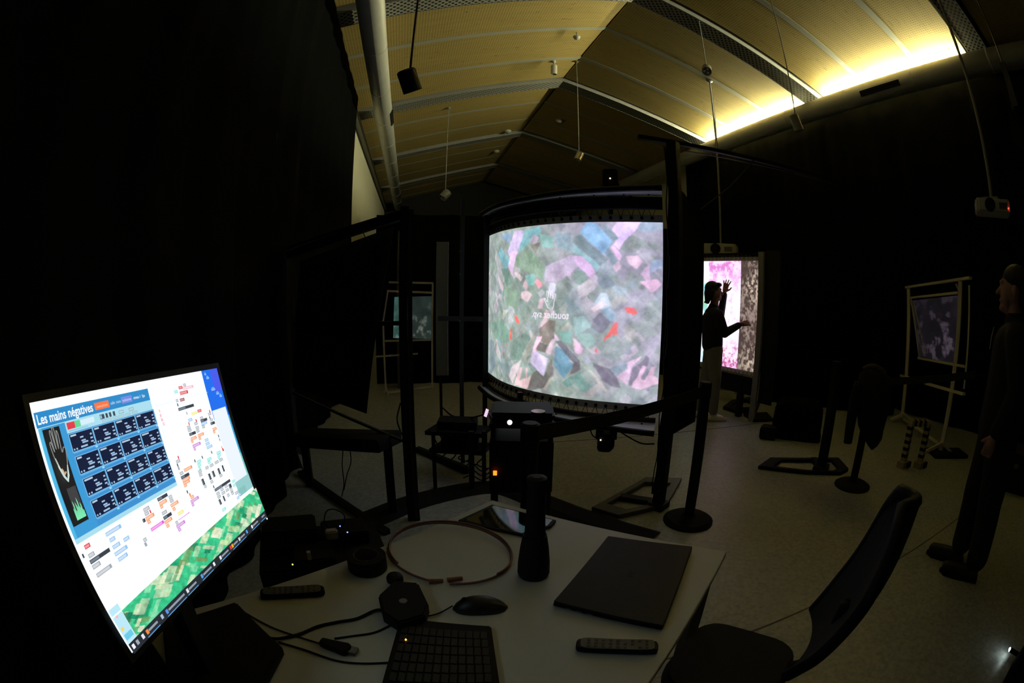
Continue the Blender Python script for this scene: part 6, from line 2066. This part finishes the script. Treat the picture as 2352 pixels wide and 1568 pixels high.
me.from_pydata([p - org for p in mv], [], mf)
set_colours(me, np.array(mcol))
me.materials.append(SCRM)
o = bpy.data.objects.new('desktop_picture', me)
COL.objects.link(o)
o.parent = mon
OFF[o.name] = org
o['label'] = 'bright desktop with a blue window titled Les mains n\u00e9gatives'
o['kind'] = 'stuff'
# live parts of the picture: wallpaper strip, camera hand, level bars


def strip(U, V):
    m_ = mosaic(U * 1.0 + V * 0.02, V * 0.20, 1.0, [(60, 200, 140), (30, 160, 110), (150, 230, 180), (235, 240, 200), (20, 110, 80), (200, 225, 170), (245, 240, 215), (225, 235, 200), (120, 150, 90)], 81, 1500, 0.10)
    n_ = fbm(U * 6, V * 0.7, 82, 4, 10)[..., None]
    return m_ * (0.6 + 0.8 * n_)


k = layer[0] + 2
q4 = [mp_(0.044, 0.166, k), mp_(1.0, 0.205, k), mp_(1.0, 0.045, k), mp_(0.044, 0.045, k)]
g_ = picture('wallpaper_strip', q4, 260, 44, strip, SCRM, mon)
g_['label'] = 'green and cream field mosaic strip'


def mh_(x, y):
    """Point in the dark hand panel, x and y in 0..1."""
    return mp_(0.024 + 0.064 * x, 0.530 + 0.365 * y, layer[0] + 4)


HGREY = mat('hand_glow', (0.1, 0.1, 0.1), emit=(0.45, 0.47, 0.45), power=0.55)
HW = mat('hand_glow_bright', (0.1, 0.1, 0.1), emit=(0.75, 0.9, 0.85), power=0.8)
hand_pts = [(0.35, 0.54), (0.22, 0.62), (0.14, 0.72), (0.10, 0.84), (0.18, 0.86), (0.25, 0.76), (0.24, 0.95), (0.33, 0.96), (0.38, 0.78), (0.42, 0.99), (0.52, 0.98), (0.52, 0.78), (0.62, 0.95), (0.70, 0.92), (0.66, 0.74), (0.80, 0.78), (0.90, 0.76), (0.82, 0.66), (0.72, 0.58), (0.62, 0.50)]
MB().tube([mh_(x, y) for x, y in cr([(a, b, 0) for a, b in hand_pts], 4) and [(p.x, p.y) for p in cr([(a, b, 0) for a, b in hand_pts], 4)]], 0.0008, 5).build('hand_outline', HGREY, mon)
MB().tube([mh_(x, y) for x, y in ((0.18, 0.70), (0.25, 0.60), (0.38, 0.50), (0.50, 0.45), (0.62, 0.50), (0.74, 0.60))], [0.0008, 0.0016, 0.002, 0.0022, 0.0018, 0.0008], 6).build('palm_glow', HW, mon)
MB().tube([mh_(x, y) for x, y in ((0.36, 0.58), (0.46, 0.52), (0.54, 0.54))], 0.0014, 6).build('palm_spot', mat('palm_orange', (0.1, 0.1, 0.1), emit=(0.95, 0.6, 0.35), power=0.7), mon)
MB().add([mh_(0.25, 0.06), mh_(0.80, 0.06), mh_(0.80, 0.38), mh_(0.25, 0.38)], [(0, 1, 2, 3)]).build('level_panel', mat('level_panel', (0.05, 0.05, 0.05), emit=(0.05, 0.05, 0.055), power=1.0), mon)
bars = MB()
for i in range(9):
    hgt = (0.13, 0.20, 0.10, 0.18, 0.14, 0.22, 0.12, 0.16, 0.08)[i]
    x = 0.22 + i * 0.065
    bars.add([mh_(x, 0.05) + MN * 0.0002, mh_(x + 0.066, 0.05) + MN * 0.0002, mh_(x + 0.066, 0.05 + hgt * 0.8) + MN * 0.0002, mh_(x + 0.02, 0.05 + hgt) + MN * 0.0002], [(0, 1, 2, 3)])
bars.build('level_bars', mat('level_green', (0.05, 0.05, 0.05), emit=(0.25, 1.0, 0.55), power=0.85), mon)

# ================================================================== OFFICE CHAIR
FC = Vector((-0.56, 0.83, 0)).normalized()       # it faces the table
WC = Vector((0.83, 0.56, 0)).normalized()
CH = Vector((1.12, 0.69, 0))
t = thing('office_chair', 'black office chair with a rounded reclined back beside the table', 'chair', CH + FC * 0.15)
rows, W2 = [], 0.235
BK = mat('chair_fabric', (0.009, 0.009, 0.010), rough=0.85, var=0.2, scale=60)
for j in range(15):
    v = j / 14
    z = 0.53 + 0.56 * v
    wd = W2 * (1 - max(0, (v - 0.55) / 0.45) ** 2.4 * 0.75) * (0.80 + 0.20 * min(1, v / 0.25))
    row = []
    for i in range(13):
        u = i / 12 * 2 - 1
        back = -0.03 - 0.16 * v + 0.05 * u * u - 0.03 * math.sin(math.pi * v)
        row.append(CH + WC * (wd * u) + FC * back + Vector((0, 0, z)))
    rows.append(row)
MB().slab(rows, -FC * 0.035).build('backrest', BK, t, smooth=False)
edge = [r[0] for r in rows] + [rows[-1][i] for i in range(1, 12)] + [r[-1] for r in rows[::-1]]
MB().tube([p - FC * 0.018 for p in edge], 0.021, 8).build('backrest_rim', BLACKP, t, smooth=True)
MB().tube(cr([CH - FC * 0.10 + Vector((0, 0, 0.72)), CH - FC * 0.09 + Vector((0, 0, 0.52)), CH - FC * 0.03 + Vector((0, 0, 0.41)), CH - WC * 0.06 + FC * 0.14 + Vector((0, 0, 0.37))], 6), 0.026, 10).build('back_support', BLACKP, t, smooth=True)
so = []
for i in range(28):
    an = 2 * math.pi * i / 28
    ca, sa = math.cos(an), math.sin(an)
    so.append(CH - WC * 0.10 + FC * (0.20 + 0.21 * (abs(ca) ** 0.5) * (1 if ca > 0 else -1)) + WC * (0.21 * (abs(sa) ** 0.5) * (1 if sa > 0 else -1)) + Vector((0, 0, 0.38)))
MB().prism(so, (0, 0, 0.06)).build('seat', BK, t, bevel=0.02)
sc_ = CH - WC * 0.08 + FC * 0.20
MB().cyl(sc_ + Vector((0, 0, 0.08)), sc_ + Vector((0, 0, 0.39)), 0.028, 14).build('gas_lift', BLACKM, t)
MB().lathe(sc_ + Vector((0, 0, 0.06)), [(0.05, 0), (0.05, 0.05), (0.035, 0.07)], 16).build('hub', BLACKP, t)
for k in range(5):
    a = 2 * math.pi * k / 5 + 0.3
    e = sc_ + Vector((0.28 * math.cos(a), 0.28 * math.sin(a), 0.065))
    MB().bar(sc_ + Vector((0, 0, 0.09)), e, 0.04, 0.03).build('leg', BLACKP, t)
    MB().lathe(e + Vector((-0.012 * math.sin(a), 0.012 * math.cos(a), -0.038)), [(0.027, 0), (0.027, 0.024)], 14, (-math.sin(a), math.cos(a), 0)).build('caster', RUBBER, t)

# black bag at the right edge with a small lamp shining on the floor
bg = at(2290, 1545, z=0)
t = thing('black_bag', 'black bag standing on the floor behind the office chair', 'bag', bg + Vector((0.25, -0.05, 0)))
bv = Vector((bg.x, bg.y, 0)).normalized(); br_ = Vector((bv.y, -bv.x, 0))
rows = []
for z, f in ((0, 0.95), (0.08, 1.02), (0.22, 1.0), (0.36, 0.92), (0.46, 0.75), (0.50, 0.4), (0.505, 0.02)):
    rows.append([bg + br_ * (0.30 + 0.24 * f * math.cos(2 * math.pi * k / 24)) + bv * (0.02 + 0.30 * f * math.sin(2 * math.pi * k / 24)) + Vector((0, 0, z)) for k in range(25)])
MB().grid(rows).build('bag_body', BLACK, t, smooth=True)
MB().tube(cr([bg + br_ * 0.2 + Vector((0, 0, 0.48)), bg + br_ * 0.25 + Vector((0, 0, 0.60)), bg + br_ * 0.36 + Vector((0, 0, 0.60)), bg + br_ * 0.4 + Vector((0, 0, 0.48))], 5), 0.012, 8).build('bag_handle', BLACK, t)
lm = at(2318, 1490, z=0.05)
t = thing('floor_glow_lamp', 'small lit lamp in an invented torch form on the floor against the black bag', 'torch', lm)  # lamp assumed from the glow on the floor, its torch form invented
MB().tube([lm + br_ * 0.10, lm + br_ * 0.01], 0.014, 12).build('lamp_body', BLACKM, t)
MB().lathe(lm + br_ * 0.008, [(0.013, 0), (0.011, 0.006)], 14, -br_ - Vector((0, 0, 0.8))).build('glow_lens', led('lamp_glow', (0.85, 1.0, 0.95), 25), t)
